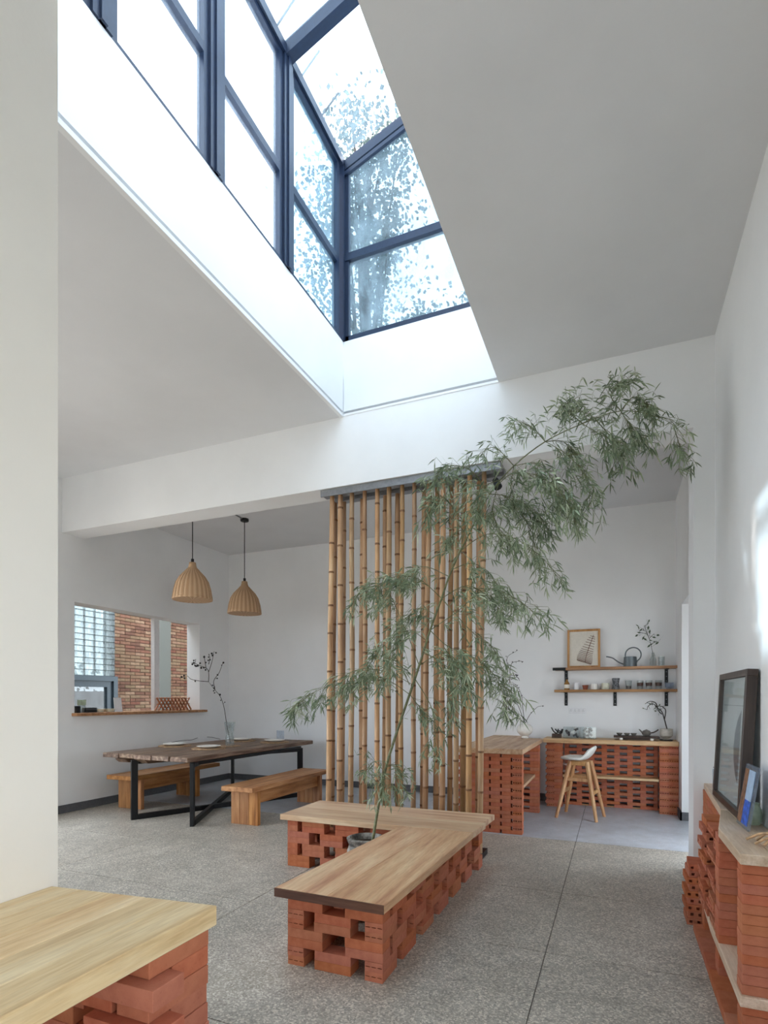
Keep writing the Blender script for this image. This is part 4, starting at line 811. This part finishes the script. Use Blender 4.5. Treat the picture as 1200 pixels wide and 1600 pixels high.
for a_, b_ in (('fl', 'bl'), ('fr', 'br')):
    p, q = feet[a_].lerp(tops[a_], .32/.685), feet[b_].lerp(tops[b_], .32/.685); MB().obox(p, q, .022, .045).build('footrest', M['stoolw'], st, bevel=.003)
# seat: moulded shell, low back toward +x
bm = bmesh.new(); NU, NV = 14, 14; grid = []
for i in range(NU+1):
    u = -1+2*i/NU; row = []
    for j in range(NV+1):
        v = -1+2*j/NV; X = u*math.sqrt(1-v*v*.5)*.215; Y = v*math.sqrt(1-u*u*.5)*.19
        z = .012*(v*v)+.0*u; back = max(0, u-.35)/.65
        z += .165*back**1.3*(1-.35*v*v) ; X2 = X+.035*back-.05*back*back; row.append(bm.verts.new((X2, Y, z)))
    grid.append(row)
for i in range(NU):
    for j in range(NV): bm.faces.new((grid[i][j], grid[i+1][j], grid[i+1][j+1], grid[i][j+1]))
bmesh.ops.recalc_face_normals(bm, faces=bm.faces); me = bpy.data.meshes.new('seat'); bm.to_mesh(me); bm.free(); me.materials.append(M['chair']); me.polygons.foreach_set('use_smooth', [True]*len(me.polygons))
so = bpy.data.objects.new('seat', me); COL.objects.link(so); so.parent = st; so.location = Vector((cx_-.02, cy_, zs-.025))-Vector(st['_o']); so.rotation_euler.z = -.2
md = so.modifiers.new('thick', 'SOLIDIFY'); md.thickness = .035; md.offset = 0; s2 = so.modifiers.new('sub', 'SUBSURF'); s2.levels = 1; s2.render_levels = 1
# ================================================================== RIGHT BRICK SHELF UNIT
rs = thing('brick_shelf', 'low brick and timber shelf unit along the right wall', 'shelf', (.6, 3.6, 0))
ZB = .80; RX = XR-.002
topn = [(.482, 2.70), (RX, 2.70), (RX, 3.75), (.572, 3.77), (.478, 3.2)]
def strip(a, b, poly_l, y0, y1): return None
mid = .60
board('top_board', M['palex'], rs, [(.482, 2.70), (.60, 2.70), (.60, 3.72), (.567, 3.72), (.478, 3.2)], ZB-.045, ZB, .003)
board('top_board', M['palex'], rs, [(.6015, 2.70), (RX, 2.70), (RX, 3.745), (.6015, 3.745)], ZB-.045, ZB, .003)
board('top_board', M['palex'], rs, [(.57, 3.75), (RX, 3.75), (RX, YM-.003), (.628, YM-.003)], ZB-.045, ZB, .003)
ZL = .205
board('lower_board', M['palex'], rs, [(.482, 2.70), (RX, 2.70), (RX, 4.74), (.59, 4.74), (.545, 4.05), (.50, 3.85), (.485, 3.5)], ZL-.045, ZL, .003)
# base layer
y = 2.45
while y < 3.9:
    brick(rs, .45, .56, y, y+.21, 0, .043, jit=.002); brick(rs, .565, .70, y, y+.21, 0, .043, jit=.001); y += .213
nb = 13; TB = (ZB-.045-ZL)/nb
for k in range(nb):
    z = ZL+k*TB
    brick(rs, .492, RX-.001, 2.72, 2.82, z, z+TB, jit=.002)                       # near pier
    brick(rs, .485, .69, 3.24, 3.34, z, z+TB, jit=.003)                       # divider
    o = .012*math.sin(k*1.9)
    if k % 3 != 1: brick(rs, .49+o, .59+o, 3.36, 3.57, z, z+TB, (('-y', '-x'), 4), jit=.004, rot=.05)
    else: brick(rs, .50+o, .66+o, 3.40, 3.50, z, z+TB, (('-x', '-y'), 2), jit=.004, rot=.05)
    if k % 2: brick(rs, .462+o*.6, .56+o*.6, 3.61, 3.80, z, z+TB, (('-y', '-x'), 2), jit=.004, rot=.05)
    else: brick(rs, .485+o*.6, .58+o*.6, 3.62, 3.81, z, z+TB, (('-y',), 2), jit=.004, rot=.05)
    yy = 3.86-(.1 if k % 2 else 0)+.0
    while yy < YM-.04:
        s, e = max(3.83, yy), min(yy+.215, YM-.01)
        if e-s > .03: xx = .612+(yy-3.8)*.01; brick(rs, xx, xx+.08, s, e, z, z+TB, jit=.001, rot=.002)
        yy += .218
for k in range(3):
    z = .043+k*.0385
    brick(rs, .492, RX-.001, 2.72, 2.82, z, z+.0385, jit=.002); brick(rs, .485, .69, 3.24, 3.34, z, z+.0385, jit=.002); brick(rs, .50, .69, 3.85, 3.95, z, z+.0385, jit=.002)
MB().box(.693, RX, 2.7, 4.7, .045, ZL-.046).build('back_board', M['brick'], rs)
# free stack of perforated bricks in front
fs = thing('brick_stack', 'stack of perforated terracotta bricks on the floor beside the wall corner', 'bricks', (.45, 3.98, 0))
for k in range(9):
    z = k*.043; o = .012*(k % 2)-.01*(k == 8)
    if k < 8: brick(fs, .422+o, .512+o, 4.02, 4.22, z, z+.043, (('-y', '+y'), 2), jit=.006, rot=.03)
    else: brick(fs, .44, .52, 4.02, 4.22, z, z+.043, (('-y', '+y'), 2), jit=.002, rot=.05)
# big dark frame leaning on wall
def lean_pt(y, t): return Vector((.575+.115*t, y, ZB+.003+.80*t))
y_far, y_near = 4.25, 3.42
lf = thing('leaning_picture', 'tall dark framed grey print leaning against the right wall', 'picture', (.6, 3.66, ZB))
ux = Vector((.042, 0, .8)).normalized(); nx = Vector((-ux.z, 0, ux.x)); HF = .80; org = Vector((.63, 0, ZB+.006))
def fp(y, h, d): return Vector((0, y, 0))+org+ux*h+nx*d
def fbox(y0, y1, h0, h1, d0, d1): return [fp(y0, h0, d0), fp(y1, h0, d0), fp(y1, h0, d1), fp(y0, h0, d1), fp(y0, h1, d0), fp(y1, h1, d0), fp(y1, h1, d1), fp(y0, h1, d1)]
w = .038
for a in ((y_near, y_far, 0, w), (y_near, y_far, HF-w, HF), (y_near, y_near+w, w, HF-w), (y_far-w, y_far, w, HF-w)): MB().hull8(fbox(*a, -.022, .03)).build('frame_bar', M['darkwood'], lf, bevel=.002)
MB().hull8(fbox(y_near+w, y_far-w, w, HF-w, 0, .006)).build('print', M['printgrey'], lf)
MB().hull8(fbox(y_near+w+.05, y_far-w-.06, HF-.2, HF-.197, .0062, .0072)).build('print_line', M['printdark'], lf)
m = MB(); cyy0 = 0
hh = [(0, .0), (.05, .05), (.12, .085), (.2, .10), (.28, .09), (.36, .055), (.42, .0)]; b = 0; cyy = 3.62
for h, wd in hh: m.v += [fp(cyy-.0, .16+h, .0072), fp(cyy+wd*1.6, .16+h, .0072)]
for i in range(len(hh)-1): m.face([2*i, 2*i+1, 2*i+3, 2*i+2])
m.build('print_shape', M['printdark'], lf)
MB().hull8(fbox(y_near+w, y_far-w, w, HF-w, .012, .015)).build('glazing', M['picglass'], lf)
# small acrylic photo frame
q = Vector((.6, 3.27, ZB)); af = thing('acrylic_photo', 'small acrylic photo block of blue sky and brown rock on the shelf unit', 'picture', q)
d = (Vector((.655, 2.93, 0))-Vector((.555, 3.10, 0))); L0 = Vector((.585, 3.385, ZB+.001)); d = Vector((.008, -.225, 0)); up = Vector((.045, .0, .31)); nn = Vector((-1, -.03, 0)).normalized()
def ab(s0, s1, t0, t1, o0, o1): return [L0+d*s0+up*t0+nn*o0, L0+d*s1+up*t0+nn*o0, L0+d*s1+up*t0+nn*o1, L0+d*s0+up*t0+nn*o1, L0+d*s0+up*t1+nn*o0, L0+d*s1+up*t1+nn*o0, L0+d*s1+up*t1+nn*o1, L0+d*s0+up*t1+nn*o1]
MB().hull8(ab(0, 1, 0, 1, -.012, -.002)).build('block', M['acryl'], af); MB().hull8(ab(.4, .9, .45, .93, 0, .001)).build('sky_area', M['skypr'], af); MB().hull8(ab(.42, .9, .06, .45, 0, .001)).build('blue_area', M['bluepr'], af); MB().hull8(ab(.08, .41, .06, .93, 0, .001)).build('rock_area', M['rockpr'], af)
# sage vase, card, driftwood
q = Vector((.659, 3.36, ZB)); t = thing('sage_vase', 'low sage green ceramic vase behind the acrylic photo', 'vase', q); MB().lathe([(.028, 0), (.038, .02), (.04, .05), (.034, .08), (.027, .1), (.03, .11), (.022, .1), (.03, .08), (.0001, .03)], q, 24).build('body', M['sage'], t, smooth=True)
q = Vector((.645, 4.42, ZB)); t = thing('small_card', 'small clear card stand at the far end of the shelf unit', 'sign', q); MB().box(q.x-.02, q.x+.03, q.y, q.y+.004, ZB, ZB+.16).build('panel', M['acryl'], t); MB().lathe([(.0001, -.004), (.006, -.003), (.006, .003), (.0001, .004)], q+Vector((-.012, 0, .17)), 10).build('clip', M['steel'], t)
q = Vector((.6, 2.86, ZB+.02)); t = thing('driftwood', 'pale driftwood twigs tied together on the near end of the shelf unit', 'ornament', (q.x, q.y, ZB))
for a, b_ in (((-.055, .06, -.004), (.06, -.01, .03)), ((-.03, .02, -.012), (.08, -.02, .02)), ((-.01, .09, -.01), (.07, .02, .035)), ((.0, .0, -.012), (.09, .05, .025))):
    A_, B_ = q+Vector(a), q+Vector(b_); MB().tube(smooth_path([A_, A_.lerp(B_, .5)+Vector((0, 0, .022)), B_]), .006, 6).build('stick', M['bonelight'], t, smooth=True)
MB().lathe([(.0001, -.015), (.018, -.01), (.022, .005), (.014, .02), (.0001, .024)], q+Vector((.085, -.03, .02)), 12).build('knot', M['terra'], t, smooth=True)
# ================================================================== SILL ITEMS
zs_ = OZ0+.039
def sill(u, x=-6.52): p = XP(u, 1105, x); p.z = zs_; return p
q = sill(268, -6.5); ya, yb = sill(242, -6.5).y, sill(296, -6.5).y
t = thing('lattice_rack', 'folding wooden lattice rack on the right of the opening sill', 'rack', (q.x, (ya+yb)/2, zs_)); n = 9; H = .2
for k in range(n):
    y0 = ya+(yb-ya-.15)*k/(n-1)
    for sg, xo in ((1, 0), (-1, .035)):
        a, b = (y0, y0+.15) if sg > 0 else (y0+.15, y0); MB().obox((q.x+xo, a, zs_+.005), (q.x+xo, b, zs_+H), .016, .022, (1, 0, 0)).build('slat', M['copper'], t)
for h in (.1, H-.01): MB().tube([(q.x+.018, ya+.02, zs_+h), (q.x+.018, yb-.02, zs_+h)], .006, 6).build('dowel', M['copper'], t)
q = sill(127.6); t = thing('green_tumbler', 'small clear glass with a green cube at the left of the opening sill', 'glass', q); MB().lathe([(.04, 0), (.045, .1), (.043, .1), (.038, .006), (.0001, .006)], q, 18).build('glass', M['cupglass'], t, smooth=True); MB().box(q.x-.04, q.x+.04, q.y-.035, q.y+.035, q.z+.1, q.z+.17).build('cube', M['sage'], t)
q = sill(140); t = thing('black_case', 'flat black case on the left part of the opening sill', 'case', q); MB().box(q.x-.05, q.x+.05, q.y-.09, q.y+.08, q.z, q.z+.065).build('case', M['black'], t, bevel=.006); MB().box(q.x-.051, q.x+.051, q.y-.09, q.y+.08, q.z+.042, q.z+.046).build('seam', M['steel'], t)
q = sill(119.6); t = MB().box(q.x-.03, q.x+.03, q.y-.02, q.y+.04, q.z, q.z+.09).build('black_tin', M['black'], bevel=.006); tag(t, 'small black tin at the extreme left of the opening sill', 'tin')
for u, lab in ((154.5, 'cream shallow bowl on the sill beside the black case'), (170.5, 'cream shallow bowl on the sill beside the white leaflet')):
    q = sill(u); t = MB().lathe([(.04, 0), (.06, .005), (.078, .045), (.073, .045), (.055, .01), (.0001, .01)], q, 22).build('cream_bowl', M['cup'], smooth=True); tag(t, lab, 'bowl', 'cream bowls on the sill')
q = sill(186, -6.47); t = thing('leaflet_stand', 'white leaflet standing in a clear holder on the sill', 'sign', q); MB().hull8([(q.x, q.y-.07, zs_), (q.x, q.y+.06, zs_), (q.x-.004, q.y+.06, zs_), (q.x-.004, q.y-.07, zs_), (q.x-.05, q.y-.05, zs_+.2), (q.x-.05, q.y+.08, zs_+.2), (q.x-.054, q.y+.08, zs_+.2), (q.x-.054, q.y-.05, zs_+.2)]).build('sheet', M['whiteplastic'], t); MB().box(q.x-.06, q.x+.01, q.y-.07, q.y+.06, zs_, zs_+.004).build('foot', M['acryl'], t)
# ================================================================== OUTSIDE TREES
def tree(label, base, crown, rad, count, size, seed, lm='treeleaf', group='trees outside'):
    r_ = random.Random(seed); t = thing('tree', label, 'tree', base, group); c = Vector(crown); b = Vector(base)
    m = MB(); m.tube([b, b.lerp(c, .5)+Vector((.2, .1, 0)), c], [.16, .12, .06], 8)
    mb = MB(); tn = []
    for k in range(22):
        e = c+Vector((r_.gauss(0, .5)*rad[0], r_.gauss(0, .5)*rad[1], r_.gauss(0, .5)*rad[2])); s = b.lerp(c, r_.uniform(.45, 1)); m.tube([s, s.lerp(e, .5)+Vector((0, 0, .2)), e], [.045, .03, .01], 5)
        cr = r_.uniform(.35, .8)
        for j in range(count//22):
            p = e+Vector((r_.gauss(0, .45)*cr, r_.gauss(0, .45)*cr, r_.gauss(0, .55)*cr*1.2)); d = Vector((r_.uniform(-1, 1), r_.uniform(-1, 1), r_.uniform(-1, .3))).normalized(); s_ = d.cross(Vector((r_.uniform(-1, 1), r_.uniform(-1, 1), r_.uniform(-1, 1)))).normalized()
            z = len(mb.v); l = size*r_.uniform(.7, 1.3); mb.v += [p, p+d*l*.5+s_*l*.4, p+d*l, p+d*l*.5-s_*l*.4]; mb.face([z, z+1, z+2, z+3]); tn.append(r_.random())
    m.build('trunk', M['twig'], t, smooth=True); leafobj(mb, tn, 'leaves', M[lm], t)
tree('tall broadleaf tree above the skylight roof', (-4.6, 10.2, -.2), (-4.3, 9.2, 10.4), (.9, .9, 2.0), 5200, .085, 3)
tree('leafy tree seen through the end panes of the skylight', (-2.0, 12.2, -.2), (-2.0, 11.2, 8.2), (1.9, .8, 1.9), 15000, .085, 4)
tree('leafy bush above the garden wall', (-14, 9, -.2), (-14, 9, 1.9), (.8, 3, .5), 3500, .12, 5)
for o in bpy.data.objects:
    if '_o' in o: del o['_o']
